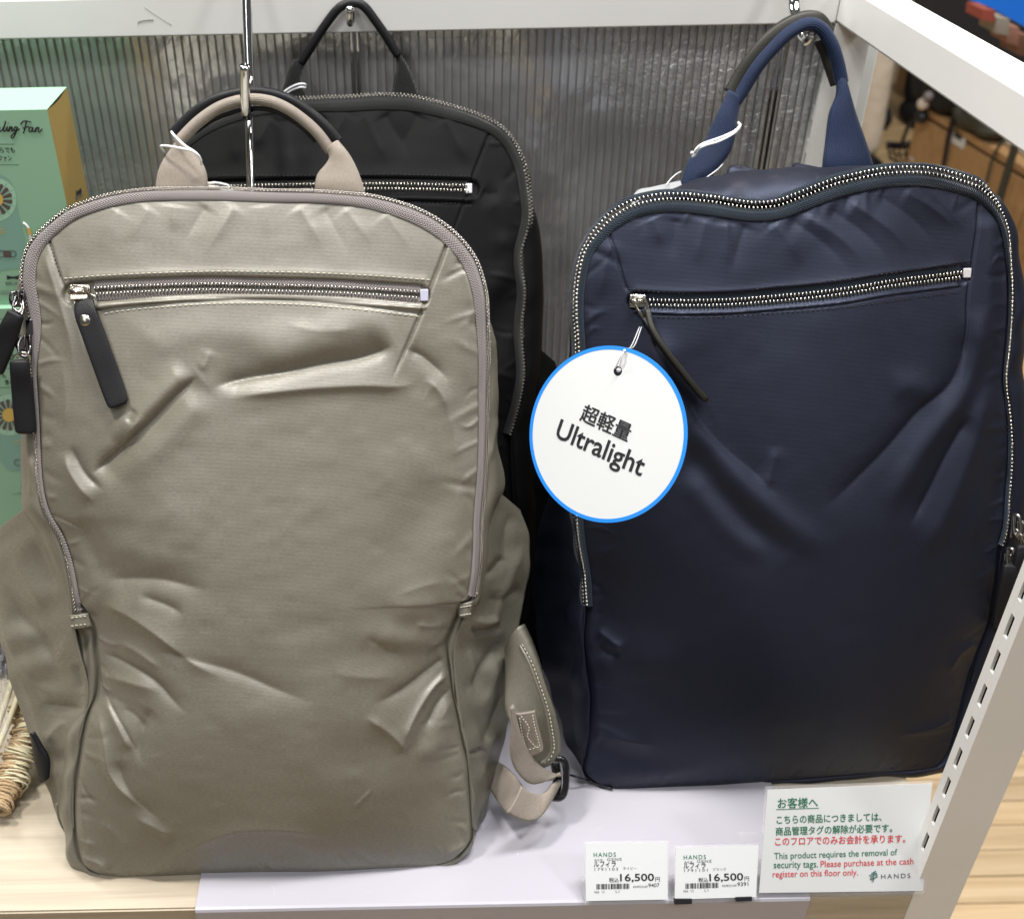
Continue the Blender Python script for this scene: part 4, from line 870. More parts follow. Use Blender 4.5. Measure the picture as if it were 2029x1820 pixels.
gB = b.gusset(
    M=dict(L=[(196, 1700), (165, 1690), (150, 1660), (134, 1600), (138, 1500), (150, 1420), (165, 1330), (150, 1235), (130, 1150), (104, 1080), (72, 1010), (58, 985), (54, 930), (56, 868), (60, 780), (62, 700), (60, 630), (60, 590), (64, 550), (74, 515), (92, 480), (118, 452)],
           T=[(118, 452), (160, 425), (220, 405), (320, 392), (430, 390), (540, 393), (650, 398), (740, 406), (810, 424), (866, 455)],
           R=[(890, 1690), (915, 1678), (938, 1640), (940, 1580), (936, 1500), (924, 1400), (920, 1300), (942, 1210), (962, 1130), (972, 1060), (984, 1000), (997, 965), (997, 939), (988, 886), (986, 832), (985, 761), (979, 676), (965, 626), (954, 585), (940, 540), (920, 505), (895, 478), (866, 455)],
           B=[(196, 1700), (260, 1706), (400, 1702), (540, 1698), (650, 1696), (760, 1692), (840, 1690), (890, 1690)]),
    K=dict(L=[(230, 1640), (190, 1610), (165, 1560), (148, 1480), (135, 1400), (120, 1250), (110, 1100), (105, 950), (100, 800), (98, 700), (98, 620), (105, 560), (120, 510), (145, 475)],
           T=[(145, 475), (200, 440), (300, 418), (430, 408), (560, 408), (680, 415), (780, 440), (840, 480)],
           R=[(860, 1640), (900, 1600), (918, 1540), (930, 1450), (945, 1300), (955, 1150), (960, 1000), (955, 850), (948, 740), (940, 650), (925, 580), (900, 530), (870, 500), (840, 480)],
           B=[(230, 1640), (300, 1650), (450, 1652), (600, 1650), (760, 1650), (860, 1640)]),
    dM=0.040, dK=0.095, mat=M_beige, seed=4, wr=0.9)
def project(W):
    r = W - np.array(CAM); t = r @ np.array(FW); return PX + F_ * (r @ np.array(RT)) / t, PY - F_ * (r @ np.array(UP)) / t
def px_folds(o, base, strokes):
    """press folds into a finished cloth mesh; strokes = (pixels, width px, height mm[, far-side width px])"""
    me = o.data; n = len(me.vertices); co = np.zeros(n * 3); me.vertices.foreach_get('co', co); co = co.reshape(-1, 3); no = np.zeros(n * 3); me.vertices.foreach_get('normal', no); no = no.reshape(-1, 3)
    no *= np.sign((no @ -np.array(FW)) + 1e-9)[:, None]
    u, v_ = project(co + np.array(base)); P = np.stack([u, v_], 1); tot = np.zeros(n)
    for st in strokes:
        pts, w, amp = st[:3]; wb = st[3] if len(st) > 3 else w; q = cr(pts, 24); L = np.r_[0, np.cumsum(np.linalg.norm(np.diff(q, axis=0), axis=1))]
        best = np.full(n, 1e9); sd = np.zeros(n); tt = np.zeros(n)
        for i in range(len(q) - 1):
            a, d = q[i], q[i + 1] - q[i]; l2 = (d * d).sum() + 1e-12; w_ = P - a; t = np.clip((w_ @ d) / l2, 0, 1); e = w_ - t[:, None] * d; dd = np.sqrt((e * e).sum(1)); k = dd < best
            cs = d[0] * w_[:, 1] - d[1] * w_[:, 0]; best[k] = dd[k]; sd[k] = (np.sign(cs) * dd)[k]; tt[k] = ((L[i] + t * math.sqrt(l2)) / L[-1])[k]
        ww = np.where(sd > 0, w, wb); f = np.exp(-(np.sqrt(best ** 2 + 4) - 2) / ww) * np.clip(2.6 - best / ww, 0, 1)
        ta = np.clip(tt / 0.25, 0, 1) * np.clip((1 - tt) / 0.3, 0, 1); ta = ta * ta * (3 - 2 * ta); tot += amp * 1e-3 * f * ta
    co += no * tot[:, None]; me.vertices.foreach_set('co', co.ravel()); me.update()
def outline_tape(bag, pts, inset_px, mat, name='zip_tape', arch=0.0012, off=0.0006, n=500, width=None):
    """tape just inside the outline; pts = outline pixels; inset_px = pixel normal offset (towards the inside on the right of travel)"""
    q = cr(pts, n); T = tangents(q); Nr = np.stack([-T[:, 1], T[:, 0]], 1)
    ins = np.interp(np.linspace(0, 1, n), np.linspace(0, 1, np.size(inset_px)), np.atleast_1d(inset_px)) if np.size(inset_px) > 1 else np.full(n, inset_px)
    a = []; b2 = []
    pl = bag.pl
    for i in range(n):
        a.append(tuple(pl.hit(q[i, 0], q[i, 1], 0.0) + pl.N * off))
        b2.append(tuple(bag.on(q[i, 0] + Nr[i, 0] * ins[i], q[i, 1] + Nr[i, 1] * ins[i], off)))
    k = np.ones(9) / 9
    b2 = np.array(b2); b2s = b2.copy()
    for c in range(3): b2s[4:-4, c] = np.convolve(b2[:, c], k, 'valid')
    return strip3(name, np.array(a), b2s, mat, bag, arch, 7)
zipL = [(153, 1210), (142, 1146), (132, 1099), (117, 1057), (98, 1028), (85, 992), (78, 950), (75, 903), (70, 814), (64, 725), (61, 636), (50, 583), (46, 556), (50, 513), (64, 481), (93, 450), (135, 418), (178, 401), (221, 389), (271, 381), (320, 378), (427, 377), (534, 381), (623, 383), (712, 389), (755, 396), (808, 411), (847, 428), (883, 451), (915, 481), (940, 516), (954, 556), (961, 590), (963, 630), (965, 708), (963, 783), (963, 832), (961, 904), (958, 961), (952, 1028), (951, 1082), (947, 1135), (940, 1181)]
outline_tape(b, zipL, [11, 10, 8, 8, 8, 9, 9, 21, 25, 25, 23, 21, 20, 20, 20, 20, 20, 20, 23, 26, 26, 25, 22, 18, 16, 15, 15, 15, 15, 15], M_beige_tape)
def outline_teeth(bag, pts, mat, c=-0.0006, outn=0.6, shift=0.0008, n=900, **kw):
    q = cr(pts, n); P = np.array([tuple(bag.pl.hit(u, v, 0.0)) for u, v in q]); T = tangents(P); Nn = np.array(bag.pl.N)
    out = nrm(np.cross(T, Nn)); out *= -1
    ctr = P.mean(0); sgn = np.sign(((P - ctr) * out).sum(1).mean()); out *= sgn
    nn = nrm(out * outn + Nn * (1 - outn)); P = P + out * shift + Nn * c
    return teeth('zip_teeth', P, nn, mat, bag, **kw)
outline_teeth(b, zipL, M_nickel, outn=0.5, ln=0.0019, wd=0.0008, shift=0.0013, c=0.0001)
# outer half of the zip tape, on the gusset side
q = cr(zipL, 500); PA = np.array([tuple(plB.hit(u, v, -0.0012)) for u, v in q]); T = tangents(PA); outv = nrm(np.cross(T, np.array(plB.N))); outv *= np.sign(((PA - PA.mean(0)) * outv).sum(1).mean())
strip3('zip_tape', PA + outv * 0.0006, PA + outv * 0.0024 - np.array(plB.N) * 0.006, M_beige_tape, b, 0.0006, 5)
# stitched end tabs of the long zip
for A, B2, st in (([(137, 1219), (142, 1246)], [(174, 1214), (182, 1240)], [(139, 1224), (172, 1220)]), ([(908, 1196), (908, 1222)], [(938, 1190), (931, 1222)], [(911, 1203), (934, 1199)])):
    pa = [tuple(plB.hit(*p, 0.0028)) for p in A]; pb = [tuple(plB.hit(*p, 0.0028)) for p in B2]
    strip3('zip_end_tab', cr(pa, 10), cr(pb, 10), M_beige, b, 0.0012, 7, thick=0.001)
    for dv in (0, 16):
        items = []
        for i in range(4):
            t = (i + 0.5) / 4; u = st[0][0] + (st[1][0] - st[0][0]) * t; v = st[0][1] + (st[1][1] - st[0][1]) * t + dv
            c = plB.hit(u, v, 0.0042); items.append((tuple(c), tuple(plB.U), tuple(plB.V), tuple(plB.N), (0.0017, 0.0005, 0.0004)))
        b.loc(merge_boxes('stitching', items, M_thread_l, None))
# front pocket zip
P, Nn = b.along([(190, 578)] + zip_c[2:-1] + [(832, 586)], 400, 0.0006)
def smooth(A, k=11):
    B_ = A.copy(); ker = np.ones(k) / k; h = k // 2
    for c in range(A.shape[1]): B_[h:-h, c] = np.convolve(A[:, c], ker, 'valid')
    return B_
P = smooth(P, 31); Nn = nrm(smooth(Nn, 61))
T = tangents(P); Sd = np.cross(Nn, T)
strip3('pocket_zip_tape', P + Sd * 0.0075 + Nn * 0.0002, P + Sd * 0.0012 + Nn * 0.0003, M_beige_tape, b, 0.0004, 5)
strip3('pocket_zip_tape', P - Sd * 0.0012 + Nn * 0.0003, P - Sd * 0.0052 + Nn * 0.0002, M_beige_tape, b, 0.0004, 5)
teeth('pocket_zip_teeth', P + Nn * 0.0012, Nn, M_nickel, b, ln=0.0027, gap=0.0017, wd=0.0008, ht=0.0014)
# dark gap under the flap edge + stitches
b.stitch([(125, 552), (200, 546), (300, 541), (400, 538), (480, 538), (600, 540), (700, 544), (780, 549), (856, 555)], M_thread_l, pitch=3.3, duty=0.72)
b.stitch([(205, 622), (240, 616), (300, 610), (400, 603), (500, 601), (600, 604), (700, 612), (780, 621), (830, 627)], M_thread_l, pitch=3.3, duty=0.72)
b.stitch([(95, 470), (108, 512), (122, 552)], M_thread_d, pitch=2.4, duty=0.5, r=0.0002)
# end stop
c, n_ = b.onn(840, 585, 0.0012); Mx = frame3(plB.U, plB.V, plB.N)
b.loc(box('zip_end_stop', c, (0.0048, 0.0068, 0.0016), MAT('lilac_plastic', (0.48, 0.48, 0.60), 0.35), None, M=Mx, bev=0.0005))
# slider, ring and leather pull
c, n_ = b.onn(163, 580, 0.002); slider_parts(b, c, (1, 0, 0), n_, M_nickel, 1.25)
cc, n_ = b.onn(163, 580, 0.0)
ring(b, [b.on(158, 566, 0.009), b.on(145, 578, 0.008), b.on(143, 596, 0.005), b.on(149, 618, 0.0035), b.on(172, 618, 0.003), b.on(195, 600, 0.0035), b.on(186, 584, 0.005), b.on(176, 568, 0.009)], 0.00055, M_nickel_b)
pb = [b.on(172, 603, 0.0042), b.on(178, 622, 0.0050), b.on(190, 655, 0.0048), b.on(205, 700, 0.0042), b.on(222, 750, 0.0036), b.on(242, 805, 0.0034)]
dirp = (pb[-1] - pb[0]).normalized(); sdp = plB.N.cross(dirp)
puller(b, pb, tuple(sdp), [0.0056, 0.0064, 0.0066, 0.0066, 0.0066, 0.0066, 0.0062], 0.0013, M_leather)
c = b.on(179, 636, 0.0062)
bm = bmesh.new(); bmesh.ops.create_uvsphere(bm, u_segments=20, v_segments=10, radius=0.0034)
for v_ in bm.verts: v_.co.z *= 0.42
bmesh.ops.transform(bm, matrix=Matrix.Translation(c) @ frame3(plB.U, plB.V, plB.N), verts=bm.verts); me = bpy.data.meshes.new('rivet'); bm.to_mesh(me); bm.free(); b.loc(link('rivet', me, M_nickel_b, None, True))
items = []
for i in range(13):
    t = i / 12; u = 183 + 33 * t; v = 655 + 80 * t; off = 0.0058 - 0.0010 * t; p_ = b.on(u, v, off); items.append((tuple(p_), tuple(dirp), tuple(sdp), tuple(plB.N), (0.0016, 0.0005, 0.0005)))
b.loc(merge_boxes('stitching', items, M_thread_b, None))
# two pulls hanging at the left end of the long zip
def gunslider(bag, u, v, D_off, ring_pts, leather_pts, wpx, mat=M_leather, metal=M_gun, side=None, t=None, ring2=None):
    pl = bag.pl; c = pl.hit(u, v, D_off)
    slider_parts(bag, c, pl.V, (-pl.U * 0.75 + pl.N * 0.65), metal, 1.15)
    ring(bag, [pl.hit(x, y, z) for x, y, z in ring_pts], 0.0009, metal)
    if ring2: ring(bag, [pl.hit(x, y, z) for x, y, z in ring2], 0.0007, M_nickel_b)
    L3 = [pl.hit(x, y, z) for x, y, z in leather_pts]
    puller(bag, L3, side or tuple(pl.U), wpx, 0.0028, mat)
gunslider(b, 42, 592, 0.0, [(30, 588, 0.004), (26, 606, 0.006), (33, 626, 0.007), (44, 622, 0.006), (46, 604, 0.003), (42, 585, 0.0)], [(33, 618, 0.008), (24, 640, 0.008), (8, 680, 0.006), (-14, 735, 0.004)], [0.0045, 0.006, 0.0062, 0.006],
          side=tuple((plB.U * 0.9 + plB.V * 0.42)), ring2=[(26, 610, 0.006), (38, 618, 0.010), (44, 606, 0.006), (34, 600, 0.003)])
gunslider(b, 54, 680, 0.0, [(42, 668, 0.004), (36, 684, 0.006), (40, 702, 0.007), (52, 706, 0.006), (60, 690, 0.003), (54, 668, 0.0)], [(38, 712, 0.009), (40, 735, 0.009), (45, 780, 0.006), (52, 858, 0.004)], [0.0052, 0.0060, 0.0062, 0.0060],
          ring2=[(30, 705, 0.006), (44, 698, 0.010), (58, 706, 0.008), (52, 720, 0.005)])
b.loc(box('zip_end_stop', plB.hit(60, 648, 0.001), (0.0045, 0.009, 0.002), M_gun, None, M=frame3(plB.U, plB.V, plB.N), bev=0.0004))

# side pockets
def pocket(bag, A, dA, Mm, dM, C, dC, mat, n=260, seed=0, wr=0.7, hem=None):
    """pocket wall: front edge A (depth dA), swollen outer edge M, back edge C"""
    pl = bag.pl
    def c3(P_, d):
        d = d if isinstance(d, (list, tuple)) else [d] * len(P_)
        return cr([tuple(pl.hit(u, v, -x)) for (u, v), x in zip(P_, d)], n)
    a, m, c = c3(A, dA), c3(Mm, dM), c3(C, dC)
    rows = []
    k = 64
    for i in range(k + 1):
        t = i / k
        # smooth bend through the three rails
        if t <= 0.5:
            ph = t * math.pi; rows.append(a + (m - a) * math.sin(ph) * 0.5 + (m - a) * 0.5 * (1 - math.cos(ph)))
        else:
            ph = (t - .5) * math.pi; rows.append(m + (c - m) * (1 - math.cos(ph)) * .5 + (c - m) * 0.5 * math.sin(ph))
    G = np.array(rows)
    r = np.random.default_rng(seed); x = np.linspace(0, 1, n)
    w1 = sum(a_ * np.sin(2 * math.pi * (f * x + p_)) for f, a_, p_ in zip(r.uniform(1.5, 9, 9), r.uniform(.3, 1, 9) / 2.2, r.uniform(0, 1, 9)))
    w2 = sum(a_ * np.sin(2 * math.pi * (f * x + p_)) for f, a_, p_ in zip(r.uniform(1.5, 12, 9), r.uniform(.3, 1, 9) / 2.2, r.uniform(0, 1, 9)))
    tt = np.linspace(0, 1, k + 1)
    du = np.gradient(G, axis=0); dv = np.gradient(G, axis=1); Nn = nrm(np.cross(du, dv)); 
    amp = (np.sin(math.pi * tt) ** 0.6)[:, None] * (w1[None] * np.cos(tt[:, None] * 4.0) + w2[None] * np.sin(tt[:, None] * 5.5)) * wr * 1e-3
    G = G + Nn * amp[..., None]
    uv = np.stack([np.broadcast_to(tt[:, None] * 0.08, G.shape[:2]), np.broadcast_to(x[None] * 0.2, G.shape[:2])], -1).reshape(-1, 2)
    nr, nc = G.shape[:2]
    o = mesh('side_pocket', G.reshape(-1, 3), grid_faces(nr, nc), mat, None, True, uv); bag.loc(o)
    so = o.modifiers.new('t', 'SOLIDIFY'); so.thickness = 0.0012; so.offset = 0
    rim = G[:, 0]
    hm = sweep('pocket_hem', resample(rim, 50), 0.0011, 0.0007, mat, None, n=8); bag.loc(hm)
    bag.pG = G
    return o
# left pocket: top rim runs from the zip down and out
pL = pocket(b, [(84, 985), (100, 1040), (122, 1100), (138, 1170), (146, 1235), (160, 1300), (176, 1370), (164, 1440), (150, 1500), (144, 1570), (146, 1640)], [0.001] * 11,
       [(0, 1048), (-8, 1100), (-4, 1170), (2, 1240), (14, 1310), (30, 1375), (52, 1432), (70, 1490), (90, 1546), (108, 1598), (140, 1662)], [.045, .05, .05, .05, .048, .046, .044, .042, .04, .034, .02],
       [(60, 1000), (58, 1080), (62, 1160), (70, 1240), (80, 1310), (95, 1375), (110, 1430), (120, 1480), (130, 1540), (140, 1590), (160, 1640)], [.085] * 10 + [.06], M_beige, seed=3, wr=1.0)
pR = pocket(b, [(960, 957), (953, 1030), (950, 1085), (944, 1150), (930, 1200), (912, 1240), (898, 1290), (904, 1370), (914, 1440), (927, 1500), (934, 1580), (937, 1640)], [0.001] * 12,
       [(1030, 1014), (1046, 1060), (1046, 1117), (1040, 1171), (1031, 1215), (1022, 1279), (1015, 1350), (1010, 1410), (998, 1468), (984, 1520), (966, 1585), (945, 1645)], [.045, .05, .05, .05, .05, .048, .046, .044, .042, .04, .034, .02],
       [(985, 1000), (985, 1060), (985, 1120), (980, 1180), (975, 1230), (970, 1280), (965, 1340), (960, 1400), (950, 1450), (945, 1500), (935, 1560), (925, 1620)], [.085] * 11 + [.06], M_beige, seed=12, wr=0.9)
px_folds(pL, (0, 0, 0), [([(12, 1150), (40, 1220), (78, 1262), (108, 1312), (140, 1300)], 9, -3.4, 20), ([(5, 1200), (28, 1280), (62, 1335), (120, 1375), (165, 1392)], 12, 3.0, 22), ([(80, 1392), (120, 1400), (172, 1404)], 6, -2.6, 14), ([(95, 1470), (118, 1440), (140, 1425)], 7, 1.8), ([(150, 1310), (158, 1345), (160, 1375)], 5, -2.0), ([(60, 1060), (85, 1110), (110, 1180)], 12, -2.4), ([(20, 1090), (60, 1150), (100, 1230)], 10, 2.0), ([(125, 1480), (128, 1540), (138, 1600)], 7, -1.8), ([(40, 1330), (70, 1400), (95, 1500)], 8, 1.6)])
px_folds(pR, (0, 0, 0), [([(1040, 1070), (1010, 1130), (985, 1200), (960, 1260)], 9, 3.2, 18), ([(1000, 1100), (975, 1130), (955, 1140)], 6, -2.6), ([(1035, 1160), (1000, 1180), (962, 1188)], 8, -2.6, 16), ([(985, 1222), (960, 1232), (935, 1225)], 5, 2.6), ([(990, 1240), (955, 1250), (928, 1246)], 5, -2.6), ([(1005, 1270), (975, 1340), (948, 1420)], 8, 2.8, 16), ([(985, 1270), (950, 1330), (920, 1380)], 7, -3.0), ([(1000, 1360), (975, 1430), (950, 1490)], 8, -2.0), ([(985, 1440), (960, 1500), (945, 1560)], 7, 1.8), ([(960, 1480), (940, 1490), (925, 1490)], 4, -2.0), ([(925, 1280), (935, 1330), (930, 1380)], 4, 2.0), ([(1010, 1010), (1000, 1080), (1010, 1150)], 7, -1.8)])
px_folds(gB, b.root.location, [([(972, 640), (978, 720), (972, 800)], 5, -1.6), ([(985, 820), (975, 870), (970, 920)], 4, 1.6), ([(160, 1240), (168, 1300), (170, 1360)], 5, -1.6), ([(60, 900), (64, 950), (60, 990)], 4, 1.2)])
# black leather loop on the left side seam
o = strip3('leather_loop', cr([tuple(plB.hit(u, v, -0.026)) for u, v in [(60, 1452), (66, 1500), (76, 1545), (84, 1552)]], 20), cr([tuple(plB.hit(u, v, -0.020)) for u, v in [(62, 1452), (78, 1478), (93, 1505), (92, 1545)]], 20), M_leather, b, 0.001, 7, thick=0.0025)
for uvs in ([(112, 1590), (116, 1620), (128, 1645), (142, 1658)], [(938, 1640), (946, 1630), (956, 1614)]):
    b.loc(tube('base_piping', [plB.hit(u, v, -0.022) for u, v in uvs], 0.0007, M_beige, None, n=8, ns=16))

# handle: two flat webbing feet gathered into a round arc, half covered with leather
def D3(pts): return [tuple(atD(*p)) for p in pts]
def webbing(bag, name, left, right, mat, thick=0.0022, arch=0.0012, n=40):
    return strip3(name, cr(D3(left), n), cr(D3(right), n), mat, bag, arch, 11, thick=thick)
webbing(b, 'handle_webbing', [(307, 395, .665), (308, 372, .668), (313, 340, .672), (324, 315, .676), (336, 297, .678), (352, 272, .680)], [(411, 395, .665), (411, 372, .668), (409, 345, .672), (402, 325, .675), (388, 305, .678), (364, 282, .680)], M_beige_web, arch=0.004)
webbing(b, 'handle_webbing', [(622, 398, .668), (624, 368, .668), (629, 345, .672), (645, 325, .675), (652, 312, .677), (648, 300, .680)], [(724, 400, .668), (722, 378, .668), (712, 345, .672), (698, 315, .676), (684, 295, .678), (668, 278, .680)], M_beige_web, arch=0.004)
arc = [(352, 284, .681), (372, 262, .682), (400, 236, .683), (440, 210, .684), (487, 197, .684), (530, 199, .684), (566, 213, .684), (600, 236, .684), (630, 264, .683), (655, 298, .682)]
b.loc(sweep('handle_grip', cr(D3(arc), 90), 0.0037, 0.0036, M_beige_web, None, n=18))
arc2 = [(345, 267, .686), (365, 245, .687), (394, 219, .688), (436, 196, .688), (487, 184, .688), (531, 186, .688), (572, 199, .688), (613, 225, .688), (644, 252, .687), (670, 282, .686)]
b.loc(sweep('handle_leather', cr(D3(arc2), 90), 0.0038, 0.0050, M_leather, None, n=18))
# lower lining of the leather seen below the grip
b.loc(sweep('handle_leather', cr(D3([(385, 262, .693), (420, 238, .694), (455, 224, .694), (487, 216, .694), (530, 216, .694), (566, 230, .694), (600, 254, .693), (626, 280, .692)]), 60), 0.0015, 0.0028, M_leather, None, n=12))
for u, v in ((344, 259), (668, 276)):
    b.loc(tube('loose_thread', [atD(u, v, .684), atD(u + 4, v - 4, .684), atD(u - 3, v - 8, .685)], 0.0004, M_thread_b, None, n=6, ns=8))
# right shoulder strap, its webbing and ladder buckle
SK = 0.925
def D3k(pts): return [tuple(atD(p[0], p[1], p[2] * SK)) for p in pts]
pad_out = [(1028, 1240, .545), (1040, 1262, .54), (1062, 1310, .53), (1085, 1370, .52), (1100, 1410, .515), (1110, 1460, .51), (1111, 1490, .507), (1103, 1505, .505), (1085, 1518, .503), (1068, 1520, .503)]
pad_in = [(1000, 1285, .545), (1000, 1310, .54), (1000, 1350, .53), (1000, 1390, .52), (1003, 1410, .515), (1010, 1430, .51), (1020, 1460, .508), (1032, 1485, .506), (1044, 1500, .504), (1054, 1510, .503)]
strip3('shoulder_pad', cr(D3k(pad_in), 70), cr(D3k(pad_out), 70), M_beige, b, 0.0030, 17, thick=0.006)
b.loc(tube('pad_piping', [atD(u, v, (D - .006) * SK) for u, v, D in [(1030, 1278, .543), (1048, 1312, .533), (1066, 1362, .523), (1080, 1405, .517), (1088, 1445, .512), (1092, 1480, .509), (1085, 1500, .506), (1070, 1512, .504)]], 0.0010, M_beige, None, n=8, ns=60))
def dashes(pts, pitch, duty, r, mat, n=100):
    q = cr(D3k(pts), n); L = np.r_[0, np.cumsum(np.linalg.norm(np.diff(q, axis=0), axis=1))]; T = tangents(q); it = []; x = 0
    while x < L[-1]:
        c = np.array([np.interp(x, L, q[:, k]) for k in range(3)]); t = nrm(np.array([np.interp(x, L, T[:, k]) for k in range(3)])); s_ = nrm(np.cross(t, np.array(FW))); it.append((c, t, s_, np.cross(t, s_), (pitch * duty, 2 * r, 2 * r))); x += pitch
    return merge_boxes('stitching', it, mat, None)
b.loc(dashes([(u + 6, v, D - .0062) for u, v, D in [(1030, 1278, .543), (1048, 1312, .533), (1066, 1362, .523), (1080, 1405, .517), (1088, 1445, .512), (1092, 1480, .509), (1085, 1500, .506), (1070, 1512, .504)]], 0.0028, 0.6, 0.00032, M_thread_l))
def webbing_k(bag, name, left, right, mat, **k): return webbing(bag, name, [(x, y, d * SK) for x, y, d in left], [(x, y, d * SK) for x, y, d in right], mat, **k)
# stitched webbing end on the pad
webbing_k(b, 'strap_end', [(1022, 1414, .504), (1028, 1440, .502), (1040, 1480, .499), (1050, 1500, .497)], [(1060, 1408, .504), (1064, 1430, .502), (1074, 1470, .499), (1076, 1486, .497)], M_beige_web, thick=0.0015, arch=0.0008)
for q_ in ([(1030, 1424), (1034, 1450), (1043, 1486)], [(1056, 1418), (1060, 1440), (1070, 1478)], [(1034, 1420), (1048, 1440), (1046, 1460), (1062, 1480)], [(1043, 1486), (1070, 1478)]):
    b.loc(dashes([(u, v, .4965 + (1486 - v) * 0.00006) for u, v in q_], 0.0024, 0.6, 0.0003, M_thread_l))
# long webbing: from behind the pad, through the buckle, back in a loop
webbing_k(b, 'strap_webbing', [(1014, 1400, .500), (1016, 1440, .496), (1012, 1480, .492), (1016, 1510, .490), (1030, 1535, .488), (1050, 1552, .488), (1075, 1550, .492), (1110, 1534, .497)], [(1016, 1395, .503), (1032, 1450, .499), (1050, 1490, .497), (1070, 1515, .497), (1086, 1525, .498), (1096, 1530, .499), (1106, 1532, .500), (1114, 1533, .502)], M_beige_web, thick=0.0016)
webbing_k(b, 'strap_webbing', [(1112, 1545, .500), (1098, 1552, .494), (1085, 1565, .490), (1070, 1572, .487), (1050, 1568, .484), (1034, 1556, .484)], [(1104, 1560, .497), (1094, 1585, .488), (1080, 1608, .478), (1062, 1624, .472), (1035, 1625, .470), (1004, 1610, .470)], M_beige_web, thick=0.0016)
webbing_k(b, 'strap_webbing', [(985, 1508, .520), (1000, 1518, .512), (1018, 1535, .500), (1034, 1556, .492)], [(972, 1565, .505), (984, 1585, .496), (996, 1602, .485), (1006, 1612, .478)], M_beige_web, thick=0.0016)
bk_ = [(1102, 1502, .505), (1114, 1504, .5045), (1121, 1516, .503), (1122, 1540, .499), (1119, 1568, .494), (1110, 1580, .492), (1092, 1580, .494)]
b.loc(sweep('ladder_buckle', cr(D3k(bk_), 50), 0.0022, 0.0018, MAT('glossy_black_nylon', (0.012, 0.012, 0.013), 0.12, coat=0.5), None, n=14))
b.loc(sweep('ladder_buckle', cr(D3k([(1100, 1512, .506), (1104, 1540, .502), (1102, 1570, .496), (1088, 1578, .494)]), 30), 0.0030, 0.0010, MAT('glossy_black_nylon', (0.012, 0.012, 0.013), 0.15, coat=0.4), None, n=12))

# ------------------------------------------------------------------ black backpack (behind, hanging flat on the back panel)
O = Vector((atD(700, 190, 0.765).x, Y(0.565), 0.004)); Tp = atD(700, 192, 0.762)
plK = Plane(O, Vector((1, 0, 0)), Vector((0, Tp.y - O.y, Tp.z - O.z)))
black = Bag('backpack', 'black nylon backpack with silver zip teeth, standing behind the beige one', plK,
    L=[(430, 1385), (410, 1340), (400, 1200), (394, 1050), (388, 900), (380, 800), (374, 740), (368, 700), (360, 640), (352, 560), (344, 480), (338, 420), (336, 360), (344, 310), (362, 275)],
    T=[(362, 275), (395, 250), (430, 232), (460, 220), (500, 208), (540, 201), (574, 198), (610, 197), (650, 195), (690, 194), (740, 190), (790, 191), (826, 195), (879, 208), (933, 224), (976, 243)],
    R=[(990, 1385), (1010, 1340), (1022, 1200), (1020, 1050), (1014, 930), (1011, 861), (1025, 814), (1036, 761), (1038, 725), (1033, 654), (1040, 583), (1036, 552), (1033, 499), (1043, 463), (1050, 427), (1047, 385), (1040, 338), (1025, 296), (1004, 264), (976, 243)],
    B=[(430, 1385), (550, 1392), (700, 1395), (860, 1392), (990, 1385)], mats=None, bulge=0.020, nu=330, nv=420)
M_nickel_k = MAT('dull_nickel', (0.40, 0.38, 0.34), 0.3, 1.0)
k_ = black; k_.FOLD = 0.7
k_.fold([(976, 247), (960, 290), (940, 340), (925, 385), (905, 440), (880, 500)], 0.9, -1.2, 'g', (0.02, 0.4))
zk = [(410, 376), (500, 374), (600, 372), (700, 370), (800, 370), (932, 374)]
k_.fold(zk, 6.0, -2.2, 'b', (0, 0)); k_.fold([(u, v + 21) for u, v in zk], 2.4, 1.6, 'g', (0, 0)); k_.fold([(u, v + 30) for u, v in zk], 0.8, -0.9, 'g', (0, 0))
k_.fold([(u, v - 24) for u, v in zk], 3.5, 0.7, 'g', (0, 0))
for u0, v0, u1, v1, a_ in [(540, 235, 500, 300, 1.4), (575, 232, 580, 320, -1.6), (640, 225, 600, 310, -1.6), (690, 225, 640, 300, 1.2), (720, 224, 770, 330, 1.6), (830, 222, 790, 300, -1.2), (880, 232, 930, 330, 1.3), (760, 222, 820, 320, -1.2), (460, 245, 470, 330, 1.2)]:
    k_.fold([(u0, v0), ((u0 + u1) / 2, (v0 + v1) / 2), (u1, v1)], 7, a_, 'g', (0.1, 0.4))
k_.fold([(960, 390), (990, 410), (1000, 450), (985, 520)], 9, 2.4, 'g', (0.2, 0.3)); k_.fold([(955, 378), (970, 385), (990, 380)], 4, -1.6, 'g', (0.2, 0.3))
k_.fold([(1035, 560), (1000, 600), (960, 680), (940, 760)], 12, -3, 'g', (0.2, 0.3)); k_.fold([(1010, 450), (1000, 540), (960, 600)], 8, 2.2, 'g', (0.2, 0.3))
k_.fold([(1020, 640), (1010, 720), (1000, 800)], 8, 1.8, 'g', (0.2, 0.3))
k_.noise(0.8, 10, 5, octaves=2); k_.noise(0.1, 50, 9, octaves=2)
k_.puckers(4, 22, 0.8); k_.build_front(M_black)
def off_outline(d, dx, dy=0):
    return d
